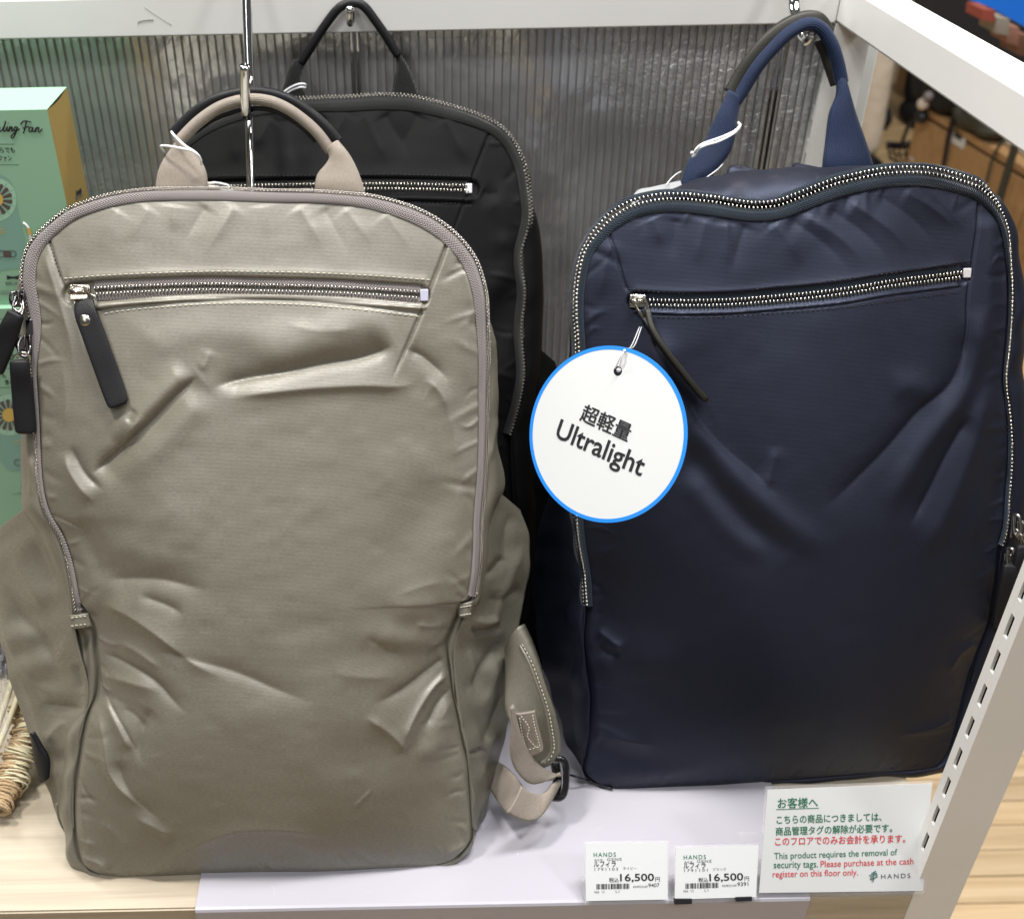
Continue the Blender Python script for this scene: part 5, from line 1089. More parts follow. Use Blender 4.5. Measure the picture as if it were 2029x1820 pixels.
k_.gusset(M=dict(L=[(435, 1360), (405, 1300), (390, 1150), (380, 950), (372, 800), (365, 700), (352, 600), (340, 500), (336, 420), (340, 350), (352, 300), (376, 272)],
                 T=[(376, 272), (440, 236), (520, 210), (620, 202), (720, 200), (800, 200), (880, 214), (970, 248)],
                 R=[(1000, 1360), (1040, 1300), (1060, 1150), (1068, 1000), (1066, 880), (1068, 780), (1072, 700), (1075, 641), (1076, 560), (1074, 499), (1068, 445), (1054, 399), (1046, 350), (1030, 305), (1008, 272), (970, 248)],
                 B=[(435, 1360), (560, 1368), (700, 1370), (860, 1368), (1000, 1360)]),
          K=dict(L=[(450, 1320), (415, 1250), (400, 1000), (385, 750), (375, 550), (370, 450), (375, 350), (395, 300)], T=[(395, 300), (500, 240), (620, 225), (740, 222), (860, 235), (950, 275)],
                 R=[(985, 1320), (1030, 1250), (1050, 1050), (1052, 850), (1050, 700), (1045, 600), (1040, 500), (1020, 400), (990, 320), (950, 275)], B=[(450, 1320), (600, 1325), (800, 1325), (985, 1320)]),
          dM=0.022, dK=0.055, mat=M_black, seed=8, wr=0.8, n=260)
zipK = [(1022, 830), (1011, 861)][:1] + [(1011, 861)] if False else [(1011, 861), (1025, 814), (1036, 761), (1038, 725), (1033, 654), (1040, 583), (1034, 530), (1033, 499), (1043, 463), (1050, 427), (1047, 385), (1040, 338), (1025, 296), (1004, 264), (976, 243), (933, 224), (879, 208), (826, 195), (790, 191), (740, 190), (690, 194), (650, 195), (610, 197), (574, 198), (540, 201), (500, 208), (460, 220), (430, 232), (395, 250), (362, 275)]
outline_tape(k_, zipK[::-1], [20, 22, 24, 26, 28, 26, 24, 20, 18, 16, 16, 16, 16, 16], M_black_tape, arch=0.0014, n=400)
outline_teeth(k_, zipK[::-1], M_nickel_k, outn=0.6, ln=0.0022, shift=0.0010, c=0.0, n=700, wd=0.0008, pitch=0.0025, gap=0.0016)
P, Nn = k_.along([(412, 376), (500, 374), (600, 372), (700, 371), (800, 371), (926, 374)], 200, 0.0006); P = smooth(P, 21); Nn = nrm(smooth(Nn, 41)); T = tangents(P); Sd = np.cross(Nn, T)
strip3('pocket_zip_tape', P + Sd * 0.0070, P - Sd * 0.0045, M_black_tape, k_, 0.0002, 5)
teeth('pocket_zip_teeth', P + Nn * 0.0012, Nn, M_nickel_b, k_, ln=0.0027, gap=0.0017, pitch=0.0024, wd=0.0009, ht=0.0014)
k_.loc(box('zip_end_stop', k_.on(930, 374, 0.0014), (0.0045, 0.0066, 0.0016), MAT('silver_plastic', (0.62, 0.63, 0.66), 0.3), None, M=frame3(plK.U, plK.V, plK.N), bev=0.0005))
k_.stitch([(430, 348), (500, 348), (600, 348), (700, 346), (800, 346), (938, 350)], M_thread_d, pitch=3.0, r=0.0003, duty=0.6)
k_.stitch([(700, 405), (800, 402), (925, 404)], M_thread_d, pitch=3.0, r=0.0003, duty=0.6)
c, n_ = k_.onn(428, 374, 0.002); slider_parts(k_, c, (1, 0, 0), n_, M_nickel_b, 1.2)
ring(k_, [k_.on(428, 364, 0.008), k_.on(442, 362, 0.006), k_.on(455, 370, 0.005), k_.on(460, 380, 0.004), k_.on(445, 380, 0.005), k_.on(432, 374, 0.007)], 0.0009, MAT('bright_metal', (0.85, 0.86, 0.88), 0.3, 0.7))
pocket(k_, [(1038, 668), (1034, 760), (1012, 870), (1016, 1000), (1020, 1120), (1016, 1240), (1005, 1350)], 0.0, [(1100, 720), (1120, 800), (1128, 900), (1126, 1000), (1118, 1120), (1106, 1240), (1060, 1360)], [.025] * 7, [(1060, 700), (1068, 780), (1075, 880), (1075, 990), (1070, 1110), (1060, 1220), (1030, 1330)], .045, M_black, seed=5)
webbing(k_, 'handle_webbing', [(553, 200, .798), (556, 188, .80), (566, 160, .802), (573, 135, .804), (581, 119, .806)], [(609, 200, .798), (607, 188, .80), (596, 165, .802), (600, 140, .804), (607, 118, .806)], M_black_web)
webbing(k_, 'handle_webbing', [(776, 196, .798), (777, 185, .80), (780, 160, .802), (786, 135, .804), (784, 110, .806)], [(833, 200, .798), (830, 188, .80), (818, 155, .802), (806, 128, .804), (791, 106, .806)], M_black_web)
arcK = [(598, 124, .806), (606, 110, .806), (639, 58, .806), (667, 21, .806), (685, 9, .806), (700, 6, .806), (722, 14, .806), (752, 53, .806), (770, 80, .806), (788, 110, .806)]
k_.loc(sweep('handle_grip', cr(D3(arcK), 90), [0.0030] + [0.0032] * 12, 0.0030, M_leather, None, n=16))
# ------------------------------------------------------------------ navy backpack (right)
O = atZ(1500, 1552, 0.002); Tp = atD(1600, 372, 0.625)
plN = Plane(O, Vector((1, 0.02, 0)), Vector((0, Tp.y - O.y, Tp.z - O.z)).normalized())
navy = Bag('backpack', 'dark navy nylon backpack with teal grey zip tape, on the right', plN,
    L=[(1182, 1553), (1154, 1528), (1158, 1492), (1164, 1450), (1170, 1400), (1168, 1343), (1160, 1307), (1156, 1261), (1161, 1215), (1161, 1185), (1157, 1138), (1147, 1082), (1141, 1028), (1139, 950), (1141, 860), (1144, 780), (1145, 686), (1141, 630), (1141, 584), (1147, 534), (1157, 498), (1175, 470), (1203, 441)],
    T=[(1203, 441), (1232, 421), (1260, 408), (1307, 398), (1350, 397), (1387, 400), (1420, 404), (1458, 410), (1494, 414), (1537, 411), (1570, 400), (1601, 388), (1637, 374), (1672, 363), (1743, 348), (1797, 344), (1850, 347), (1904, 361), (1943, 377), (1972, 405)],
    R=[(1850, 1520), (1866, 1513), (1884, 1489), (1895, 1457), (1908, 1400), (1921, 1350), (1938, 1300), (1952, 1262), (1963, 1231), (1975, 1160), (1980, 1120), (1984, 1080), (1994, 1046), (1999, 975), (2003, 921), (2003, 868), (1999, 814), (1992, 760), (1994, 725), (1999, 680), (2003, 626), (2004, 570), (2001, 516), (1998, 470), (1988, 432), (1972, 405)],
    B=[(1182, 1553), (1230, 1563), (1316, 1560), (1400, 1556), (1494, 1549), (1601, 1541), (1708, 1532), (1790, 1526), (1850, 1520)], mats=None, bulge=0.028, nu=400, nv=540)
v = navy; v.FOLD = 0.9
v.fold([(1203, 455), (1222, 510), (1236, 560), (1246, 580)], 0.8, -1.2, 'g', (0.02, 0.1))
v.fold([(1942, 398), (1938, 450), (1930, 510), (1920, 590), (1915, 680), (1898, 780)], 0.9, -1.4, 'g', (0.02, 0.4))
v.fold([(1216, 470), (1200, 520), (1185, 600)], 7, 1.5, 'g', (0.2, 0.4))
v.fold([(1960, 420), (1960, 520), (1955, 640), (1950, 760)], 8, 2.2, 'g', (0.1, 0.3))
zn = [(1262, 596), (1330, 600), (1400, 600), (1460, 598), (1530, 592), (1600, 586), (1680, 577), (1760, 563), (1840, 553), (1910, 544)]
v.fold(zn, 5.6, -2.2, 'b', (0, 0)); v.fold([(u, v_ - 22) for u, v_ in zn], 3.0, 0.9, 'g', (0, 0.05)); v.fold([(u, v_ + 17) for u, v_ in zn], 1.6, 1.5, 'b', (0, 0.02)); v.fold([(u, v_ + 24) for u, v_ in zn], 0.6, -0.9, 'g', (0, 0.02))
# puckers under the top zip, fanning down right
for u0, v0, du, dv, a_ in [(1290, 430, 20, 60, .9), (1340, 430, -10, 90, -.8), (1400, 432, -20, 100, .9), (1480, 440, -30, 110, -1.2), (1530, 440, 60, 90, 1.3), (1590, 425, 130, 100, 1.6), (1640, 410, 130, 110, -1.6), (1680, 400, 130, 100, 1.7), (1740, 385, 120, 100, -1.3), (1790, 378, 110, 80, 1.3), (1840, 378, 80, 90, .9), (1560, 430, 130, 110, -1.3), (1440, 438, 0, 110, 1.1)]:
    v.fold([(u0, v0), (u0 + du * .55, v0 + dv * .45), (u0 + du, v0 + dv)], 6.5, a_, 'g', (0.12, 0.5))
# long soft drape folds below the pocket
v.fold([(1310, 690), (1345, 760), (1385, 830), (1440, 890), (1500, 940), (1545, 985)], 6, -2.6, 'a', (0.15, 0.2), w2=16)
v.fold([(1290, 640), (1330, 740), (1370, 840), (1430, 920), (1520, 1010), (1610, 1075), (1680, 1090)], 9, 3.6, 'g', (0.15, 0.25))
v.fold([(1360, 860), (1420, 960), (1500, 1050), (1570, 1110)], 10, -3.4, 'g', (0.2, 0.3))
v.fold([(1350, 930), (1410, 1010), (1470, 1070), (1540, 1110)], 8, 2.0, 'g', (0.2, 0.3))
v.fold([(1920, 620), (1905, 720), (1880, 770), (1830, 810), (1760, 890), (1690, 960), (1620, 1020)], 8, -3.4, 'a', (0.15, 0.25), w2=12)
v.fold([(1935, 600), (1925, 720), (1900, 790), (1840, 870), (1790, 950), (1750, 1040)], 8, 3.2, 'g', (0.15, 0.25))
v.fold([(1925, 820), (1880, 900), (1840, 980), (1800, 1050)], 7, -3.0, 'g', (0.15, 0.25))
v.fold([(1960, 760), (1930, 880), (1890, 980), (1840, 1080), (1800, 1110)], 8, 2.6, 'g', (0.15, 0.25))
v.fold([(1750, 770), (1810, 765), (1850, 790), (1872, 800)], 8, 1.4, 'g', (0.3, 0.3))
v.fold([(1540, 880), (1530, 930), (1520, 975)], 6, 1.6, 'g', (0.3, 0.3))
v.fold([(1990, 900), (1970, 1020), (1950, 1120)], 8, -1.6, 'g', (0.2, 0.3))
v.fold([(1180, 1245), (1210, 1268), (1240, 1290)], 5, 2.4, 'g', (0.2, 0.3)); v.fold([(1178, 1275), (1205, 1295), (1230, 1300)], 4, -2.0, 'g', (0.2, 0.3))
v.fold([(1172, 1330), (1260, 1310), (1380, 1318)], 12, 1.6, 'g', (0.2, 0.4)); v.fold([(1172, 1450), (1230, 1462), (1310, 1480)], 6, 2.2, 'g', (0.1, 0.4)); v.fold([(1172, 1475), (1240, 1500), (1330, 1505)], 9, -1.8, 'g', (0.1, 0.4))
v.fold([(1180, 1520), (1300, 1530), (1420, 1520)], 8, 1.6, 'g', (0.2, 0.4)); v.fold([(1890, 1420), (1840, 1445), (1770, 1455)], 5, 1.4, 'g', (0.1, 0.4)); v.fold([(1935, 1270), (1900, 1300), (1880, 1340)], 5, 1.8, 'g', (0.1, 0.4))
v.noise(0.8, 9, 31, octaves=2); v.noise(0.10, 48, 32, octaves=2)
v.puckers(3, 24, 0.7); v.puckers(7, 14, 0.6, 'BT')
v.build_front(M_navy)
v.gusset(
    M=dict(L=[(1200, 1535), (1160, 1518), (1140, 1480), (1128, 1420), (1120, 1350), (1112, 1260), (1106, 1160), (1104, 1050), (1110, 950), (1120, 850), (1128, 760), (1134, 680), (1138, 610), (1148, 550), (1164, 500), (1190, 462), (1226, 430)],
           T=[(1226, 430), (1262, 404), (1300, 385), (1340, 372), (1400, 352), (1458, 340), (1530, 335), (1637, 331), (1708, 329), (1779, 332), (1850, 341), (1900, 356), (1945, 382)],
           R=[(1845, 1500), (1880, 1485), (1900, 1450), (1918, 1400), (1934, 1335), (1950, 1280), (1966, 1240), (1990, 1160), (2010, 1080), (2020, 1000), (2026, 930), (2022, 880), (2014, 830), (2008, 780), (2003, 720), (2000, 640), (1998, 560), (1992, 500), (1980, 450), (1945, 382)],
           B=[(1200, 1535), (1300, 1540), (1420, 1535), (1540, 1528), (1660, 1520), (1760, 1510), (1845, 1500)]),
    K=dict(L=[(1230, 1470), (1190, 1440), (1170, 1350), (1160, 1200), (1155, 1050), (1160, 900), (1165, 760), (1172, 640), (1185, 560), (1210, 490), (1245, 445)],
           T=[(1245, 445), (1300, 400), (1400, 372), (1520, 358), (1640, 352), (1760, 358), (1860, 380), (1910, 410)],
           R=[(1820, 1450), (1870, 1400), (1900, 1300), (1930, 1180), (1950, 1050), (1965, 900), (1965, 760), (1960, 640), (1950, 540), (1935, 460), (1910, 410)],
           B=[(1230, 1470), (1400, 1475), (1600, 1465), (1820, 1450)]),
    dM=0.040, dK=0.095, mat=M_navy, seed=21, wr=0.9)
zipN = [(1161, 1200), (1157, 1138), (1147, 1082), (1141, 1028), (1139, 950), (1141, 860), (1144, 780), (1145, 686), (1141, 630), (1141, 584), (1147, 534), (1157, 498), (1175, 470), (1203, 441), (1232, 421), (1260, 408), (1307, 398), (1350, 397), (1387, 400), (1420, 404), (1458, 410), (1494, 414), (1537, 411), (1570, 400), (1601, 388), (1637, 374), (1672, 363), (1743, 348), (1797, 344), (1850, 347), (1904, 361), (1943, 377), (1972, 405), (1988, 432), (1998, 470), (2001, 516), (2004, 570), (2003, 626), (1999, 680), (1994, 725), (1992, 760), (1999, 814), (2003, 868), (2003, 921), (1999, 975), (1994, 1046), (1984, 1080)]
outline_tape(v, zipN, [14, 15, 16, 16, 16, 16, 16, 17, 19, 22, 24, 26, 26, 26, 26, 26, 26, 22, 14, 8, 5, 5, 6, 8, 9, 9], M_navy_tape, arch=0.0014, n=600)
# teeth: face the viewer along the top where the cloth sags, turn outwards on the sides
q = cr(zipN, 1200); P = np.array([tuple(plN.hit(x, y, 0.0)) for x, y in q]); T = tangents(P); Nv = np.array(plN.N); out = nrm(np.cross(T, Nv)); out *= np.sign(((P - P.mean(0)) * out).sum(1).mean())
topness = np.clip((out @ np.array(plN.V) - 0.55) / 0.35, 0, 1)[:, None]
nn = nrm(out * (0.75 - 0.55 * topness) + Nv * (0.35 + 0.5 * topness))
teeth('zip_teeth', P + out * (0.0006 + 0.0014 * topness) + Nv * 0.001 * topness, nn, M_nickel_b, v, ln=0.0027, gap=0.0016, wd=0.0009, ht=0.0013, pitch=0.0025)
qa = P + out * 0.0034; qb = P + out * (0.0036 + 0.0030 * topness) - Nv * (0.0015 + 0.004 * (1 - topness))
strip3('zip_tape', (P + out * (0.0020 + 0.0008 * topness) - Nv * 0.0004)[::2], (P + out * (0.0030 + 0.0036 * topness) - Nv * (0.006 - 0.004 * topness))[::2], M_navy_tape, v, 0.0006, 5)
P, Nn = v.along([(1285, 600), (1330, 601), (1400, 601), (1460, 599), (1530, 593), (1600, 587), (1680, 577), (1760, 563), (1840, 553), (1902, 545)], 300, 0.0006); P = smooth(P, 31); Nn = nrm(smooth(Nn, 61)); T = tangents(P); Sd = np.cross(Nn, T)
strip3('pocket_zip_tape', P + Sd * 0.0068, P + Sd * 0.001, M_navy_tape, v, 0.0003, 5); strip3('pocket_zip_tape', P - Sd * 0.001, P - Sd * 0.0046, M_navy_tape, v, 0.0003, 5)
teeth('pocket_zip_teeth', P + Nn * 0.0012, Nn, M_nickel_b, v, ln=0.0025, gap=0.0015, pitch=0.0023, wd=0.00085, ht=0.0014)
v.loc(box('zip_end_stop', v.on(1913, 541, 0.0014), (0.0048, 0.0058, 0.0016), MAT('pale_metal_stop', (0.62, 0.60, 0.62), 0.35), None, M=frame3(plN.U, plN.V, plN.N), bev=0.0005))
v.stitch([(1242, 572), (1330, 580), (1430, 582), (1530, 568), (1600, 562), (1700, 549), (1800, 536), (1870, 524), (1922, 516)], M_thread_d, pitch=3.0, r=0.0003, duty=0.6)
v.stitch([(1300, 628), (1400, 629), (1500, 622), (1600, 616), (1700, 606), (1800, 592), (1900, 579)], M_thread_d, pitch=3.0, r=0.0003, duty=0.6)
c, n_ = v.onn(1262, 596, 0.002); slider_parts(v, c, (1, -0.1, 0), n_, M_nickel_b, 1.1)
ring(v, [v.on(1252, 580, 0.008), v.on(1262, 588, 0.010), v.on(1277, 616, 0.008), v.on(1284, 634, 0.004), v.on(1276, 632, 0.003), v.on(1260, 610, 0.006), v.on(1249, 588, 0.006)], 0.0008, M_nickel_b)
# the navy pull hangs edge-on: two plies of leather
e_ = lambda pts: [v.on(x, y, z) for x, y, z in pts]
pn = e_([(1278, 622, 0.008), (1286, 648, 0.009), (1310, 690, 0.0085), (1345, 738, 0.008), (1375, 775, 0.0075), (1392, 790, 0.007)])
puller(v, pn, tuple(plN.N), [0.0035, 0.0056, 0.006, 0.006, 0.006, 0.0052], 0.0019, M_leatherg)
pn = e_([(1272, 630, 0.007), (1282, 648, 0.008), (1294, 668, 0.0065), (1300, 684, 0.003)])
puller(v, pn, tuple(plN.N), [0.003, 0.005, 0.005, 0.003], 0.0015, M_leather)
pocket(v, [(1141, 965), (1141, 1030), (1147, 1090), (1157, 1150), (1160, 1210), (1156, 1265), (1160, 1320), (1168, 1380), (1166, 1450), (1158, 1500)], 0.0,
       [(1092, 980), (1070, 1040), (1060, 1110), (1058, 1180), (1064, 1250), (1078, 1320), (1095, 1380), (1112, 1430), (1128, 1480), (1150, 1518)], [.045, .05, .05, .05, .05, .048, .045, .04, .035, .02],
       [(1120, 960), (1110, 1030), (1105, 1100), (1105, 1170), (1110, 1240), (1120, 1310), (1130, 1370), (1140, 1420), (1150, 1460), (1165, 1490)], .085, M_navy, seed=15, wr=1.4)
pocket(v, [(2003, 868), (2003, 930), (1999, 985), (1994, 1046), (1982, 1100), (1976, 1160), (1962, 1231), (1940, 1296), (1922, 1350)], 0.0,
       [(2034, 878), (2056, 930), (2064, 1000), (2060, 1060), (2048, 1120), (2028, 1180), (1996, 1240), (1962, 1296), (1934, 1345)], [.035, .04, .042, .042, .04, .036, .03, .02, .01],
       [(2010, 880), (2020, 930), (2022, 1000), (2018, 1060), (2008, 1120), (1996, 1180), (1975, 1230), (1950, 1285), (1930, 1330)], .07, M_navy, seed=17, wr=1.2)
gunmat = MAT('worn_pewter', (0.45, 0.44, 0.42), 0.25, 1.0)
c = plN.hit(2006, 1045, 0.0); slider_parts(v, c, plN.V, (plN.U * 0.85 + plN.N * 0.5), gunmat, 1.3)
ring(v, [plN.hit(x, y, z) for x, y, z in [(2008, 1020, .004), (2018, 1022, .007), (2022, 1040, .008), (2020, 1055, .008), (2010, 1056, .006)]], 0.0011, gunmat)
ring(v, [plN.hit(x, y, z) for x, y, z in [(2014, 1048, .006), (2024, 1062, .009), (2030, 1080, .008), (2022, 1078, .005)]], 0.0010, gunmat)
c = plN.hit(1992, 1108, 0.0); slider_parts(v, c, plN.V, (plN.U * 0.85 + plN.N * 0.5), gunmat, 1.2)
ring(v, [plN.hit(x, y, z) for x, y, z in [(1996, 1086, .004), (2006, 1088, .007), (2010, 1104, .008), (2004, 1118, .008), (1996, 1118, .005)]], 0.0011, gunmat)
puller(v, [plN.hit(x, y, z) for x, y, z in [(2000, 1116, .009), (1998, 1140, .010), (1992, 1180, .008), (1982, 1240, .004)]], tuple(plN.U), [.004, .006, .0062, .006], 0.0026, M_leather)
puller(v, [plN.hit(x, y, z) for x, y, z in [(2026, 1078, .009), (2024, 1110, .010), (2016, 1160, .006), (2006, 1210, .002)]], tuple(plN.U), [.004, .006, .0062, .006], 0.0026, M_leather)
# handle
webbing(v, 'handle_webbing', [(1343, 392, .70), (1349, 365, .703), (1366, 315, .71), (1398, 276, .715), (1420, 230, .72), (1438, 194, .725), (1446, 178, .727)], [(1398, 392, .70), (1412, 350, .703), (1443, 308, .71), (1455, 280, .715), (1460, 245, .72), (1466, 215, .725), (1470, 200, .727)], M_navy_web, arch=0.003)
webbing(v, 'handle_webbing', [(1631, 350, .70), (1632, 320, .703), (1637, 279, .71), (1644, 225, .718), (1656, 190, .724), (1657, 160, .73)], [(1736, 350, .70), (1730, 322, .703), (1716, 279, .71), (1697, 225, .718), (1684, 180, .724), (1676, 150, .73)], M_navy_web, arch=0.003)
arcN = [(1456, 205, .727), (1474, 176, .729), (1500, 134, .731), (1530, 98, .733), (1566, 64, .735), (1601, 48, .737), (1628, 58, .737), (1648, 88, .735), (1660, 125, .733), (1668, 165, .73)]
v.loc(sweep('handle_grip', cr(D3(arcN), 90), [.0040] + [.0043] * 10, 0.0040, M_navy_web, None, n=18))
v.loc(sweep('handle_leather', cr(D3([(1447, 184, .733), (1462, 158, .735), (1488, 118, .737), (1520, 80, .739), (1556, 52, .741), (1590, 38, .743), (1616, 38, .743), (1632, 50, .743), (1642, 66, .742)]), 70), [.0046] * 7 + [0.003], 0.0044, M_leatherg, None, n=18, power=0.7))
v.loc(sweep('handle_leather', cr(D3([(1622, 80, .742), (1634, 106, .741), (1644, 136, .738), (1655, 168, .735)]), 40), .0030, 0.0042, M_leatherg, None, n=14))
# folded shoulder strap ends showing above the top
webbing(v, 'shoulder_strap', [(1440, 352, .69), (1446, 330, .695), (1463, 328, .70), (1500, 338, .70)], [(1450, 360, .69), (1470, 352, .69), (1492, 350, .69), (1520, 352, .69)], M_navy, arch=.002)
webbing(v, 'shoulder_strap', [(1566, 345, .69), (1572, 324, .70), (1590, 326, .70), (1625, 334, .70)], [(1570, 352, .69), (1590, 345, .69), (1610, 345, .69), (1640, 348, .69)], M_navy, arch=.002)

# ================================================================== cards, tags, boxes and cords
def text_on(pl, body, p0, p1, mat, name='printed_text', off=0.00025, bold=0.0, ysc=1.0, parent=None, hpx=None, shear=0.0, space=1.0):
    """flat lettering on plane pl; the line of text runs from pixel p0 to pixel p1 (baseline)"""
    a, b_ = pl.hit(*p0, off), pl.hit(*p1, off)
    cu = bpy.data.curves.new('t', 'FONT'); cu.body = body; cu.size = 1.0; cu.offset = 0.0 if any(ord(c) > 0x2000 for c in body) else bold; cu.resolution_u = 3; cu.shear = shear; cu.space_character = space
    o = bpy.data.objects.new('t', cu); COL.objects.link(o)
    dg = bpy.context.evaluated_depsgraph_get(); me = bpy.data.meshes.new_from_object(o.evaluated_get(dg)); bpy.data.objects.remove(o)
    if any(ord(c) > 0x2000 for c in body) and bold > 0:
        bm = bmesh.new(); src_ = me
        for k, (dx, dy, dz) in enumerate(((-1, 0, 0), (1, 0, 1e-4), (0, 0.8, 2e-4), (0, -0.8, 3e-4))):
            m2 = src_.copy(); m2.transform(Matrix.Translation((dx * bold, dy * bold, dz))); bm.from_mesh(m2); bpy.data.meshes.remove(m2)
        bm.to_mesh(me); bm.free()
    co = np.zeros(len(me.vertices) * 3); me.vertices.foreach_get('co', co); co = co.reshape(-1, 3); x0, x1 = co[:, 0].min(), co[:, 0].max()
    L = (b_ - a).length; s = L / (x1 - x0); X = (b_ - a).normalized(); Yv = pl.N.cross(X)
    sy = s * ysc
    if hpx:
        top = pl.hit(p0[0], p0[1] - hpx, off); sy = abs((top - a).dot(Yv)) / max(co[:, 1].max(), 0.3)
    W = np.array(a) + (co[:, 0:1] - x0) * s * np.array(X) + co[:, 1:2] * sy * np.array(Yv) + co[:, 2:3] * 0.1 * np.array(pl.N)
    me.vertices.foreach_set('co', W.ravel()); me.update(); me.materials.append(mat)
    ob = bpy.data.objects.new(name, me); COL.objects.link(ob)
    if parent: child(ob, parent)
    return ob
def poly_on(pl, px, mat, name, off=0.0002, parent=None, smooth_=0, thick=0.0):
    p = px if not smooth_ else cr(list(px) + [px[0]], smooth_)[:-1]
    V = [pl.hit(u, v_, off) for u, v_ in p]; n = len(V)
    if thick:
        V += [q - pl.N * thick for q in V]
        Fc = [tuple(range(n)), tuple(range(2 * n - 1, n - 1, -1))] + [(i, n + i, n + (i + 1) % n, (i + 1) % n) for i in range(n)]
    else: Fc = [tuple(range(n))]
    o = mesh(name, V, Fc, mat); 
    if parent: child(o, parent)
    return o
def line_on(pl, p0, p1, wpx, mat, name='printed_line', parent=None, off=0.0002):
    d = Vector((p1[0] - p0[0], p1[1] - p0[1])).normalized(); q = Vector((-d.y, d.x)) * wpx / 2
    return poly_on(pl, [(p0[0] + q.x, p0[1] + q.y), (p1[0] + q.x, p1[1] + q.y), (p1[0] - q.x, p1[1] - q.y), (p0[0] - q.x, p0[1] - q.y)], mat, name, off, parent)
def bars(pl, p0, p1, h, widths, mat, parent, name='barcode'):
    V, Fc = [], []; n = sum(widths); x = 0
    for i, w_ in enumerate(widths):
        if i % 2 == 0:
            a, b_ = x / n, (x + w_) / n; k = len(V)
            for t, dv in ((a, 0), (b_, 0), (b_, -h), (a, -h)):
                V.append(pl.hit(p0[0] + (p1[0] - p0[0]) * t, p0[1] + (p1[1] - p0[1]) * t + dv, 0.00025))
            Fc.append((k, k + 1, k + 2, k + 3))
        x += w_
    o = mesh(name, V, Fc, mat); o['kind'] = 'stuff'; return child(o, parent)

def stand_plane(bl, br, lean, z=0.006):
    a, b_ = atZ(*bl, z), atZ(*br, z); X = (b_ - a); X.z = 0; X.normalize(); Yd = Vector((-X.y, X.x, 0))
    if Yd.y < 0: Yd = -Yd
    V = Yd * math.sin(lean) + Vector((0, 0, math.cos(lean))); return Plane(a, X, V)
def card_stand(name, label, cat, group, paper, acr, lean, mat=M_paper):
    pl = stand_plane(paper[3], paper[2], lean); root = empty(name, (pl.hit(*paper[3]) + pl.hit(*paper[2])) / 2); tag(root, label, cat, group)
    poly_on(pl, paper, mat, 'paper', 0.0, root, thick=0.0003)
    poly_on(pl, acr, M_clear, 'acrylic_plate', -0.0005, root, thick=0.0010)
    # foot of the bent acrylic
    a, b_ = pl.hit(*acr[3], -0.0006), pl.hit(*acr[2], -0.0006); back = Vector((0, 0.018, 0)); dz = Vector((0, 0, 0.0010)); a = Vector((a.x, a.y, 0.0024)); b_ = Vector((b_.x, b_.y, 0.0024))
    V = [a, b_, b_ + back, a + back]; V += [q + dz for q in V]
    child(mesh('acrylic_foot', V, [(3, 2, 1, 0), (4, 5, 6, 7), (0, 1, 5, 4), (1, 2, 6, 5), (2, 3, 7, 6), (3, 0, 4, 7)], M_clear), root)
    return root, pl
def lerp2(q, s, t):
    (x0, y0), (x1, y1), (x2, y2), (x3, y3) = q   # tl tr br bl
    return (x0 * (1 - s) * (1 - t) + x1 * s * (1 - t) + x2 * s * t + x3 * (1 - s) * t, y0 * (1 - s) * (1 - t) + y1 * s * (1 - t) + y2 * s * t + y3 * (1 - s) * t)
BAR = [1, 1, 2, 1, 1, 2, 1, 1, 3, 1, 1, 1, 2, 2, 1, 1, 1, 2, 3, 1, 1, 1, 2, 1, 1, 1, 3, 1, 2, 1, 1, 2, 1, 1, 2, 1, 1, 1, 2, 1, 1]
M_inkg = MAT('grey_ink', (0.10, 0.12, 0.12), 0.5)
def price_card(label, paper, acr, num, colr, code, dx=0):
    root, pl = card_stand('price_card', label, 'price card', 'price cards at the shelf edge', paper, acr, math.radians(38))
    P = lambda s, t: lerp2(paper, s, t)
    T_ = lambda body, s0, s1, t, **k: text_on(pl, body, P(s0, t), P(s1, t), k.pop('mat', M_ink), parent=root, **k)
    T_('HANDS', 0.10, 0.37, 0.235, mat=M_green, space=1.25, hpx=8.5, bold=0.004)
    T_('ace. GENE', 0.11, 0.44, 0.305, mat=M_inkg, space=1.2, hpx=5.5)
    T_('ルフィラ', 0.10, 0.37, 0.405, hpx=10.5, bold=0.012)
    T_(num, 0.11, 0.395, 0.475, mat=M_inkg, space=1.25, hpx=5.5); T_(colr, 0.455, 0.62, 0.465, mat=M_inkg, hpx=5.5)
    T_('税込', 0.285, 0.405, 0.675, hpx=8.5, bold=0.004); T_('16,500', 0.42, 0.835, 0.665, hpx=14.5, bold=0.014); T_('円', 0.85, 0.905, 0.675, hpx=8)
    bars(pl, P(0.13, 0.80), P(0.53, 0.80), 10.5, BAR, M_ink, root)
    T_('454953169', 0.575, 0.755, 0.785, mat=M_inkg, hpx=4.5); T_(code, 0.765, 0.90, 0.778, hpx=7.5)
    T_('566  12', 0.105, 0.23, 0.865, mat=M_inkg, hpx=4.5); T_('L1', 0.365, 0.41, 0.862, mat=M_inkg, hpx=4.5)
    return root, pl
c1, pl1 = price_card('small white price card on the left, ending in the code 9407', [(1160, 1670), (1323, 1668), (1323, 1781), (1161, 1784)], [(1158, 1667), (1325, 1665), (1325, 1784), (1159, 1787)], '1791103', 'ネイビー', '9407')
c2_, pl2 = price_card('small white price card beside the large notice, ending in the code 9391', [(1339, 1678), (1503, 1674), (1498, 1776), (1337, 1781)], [(1337, 1675), (1506, 1671), (1500, 1779), (1335, 1784)], '1791101', 'ブラック', '9391')
for q in ([(1336, 1780), (1371, 1780), (1371, 1790), (1337, 1791)], [(1458, 1777), (1490, 1776), (1490, 1784), (1459, 1785)]):
    poly_on(pl2, q, M_blackp, 'black_clip', 0.0012, c2_, thick=0.003)
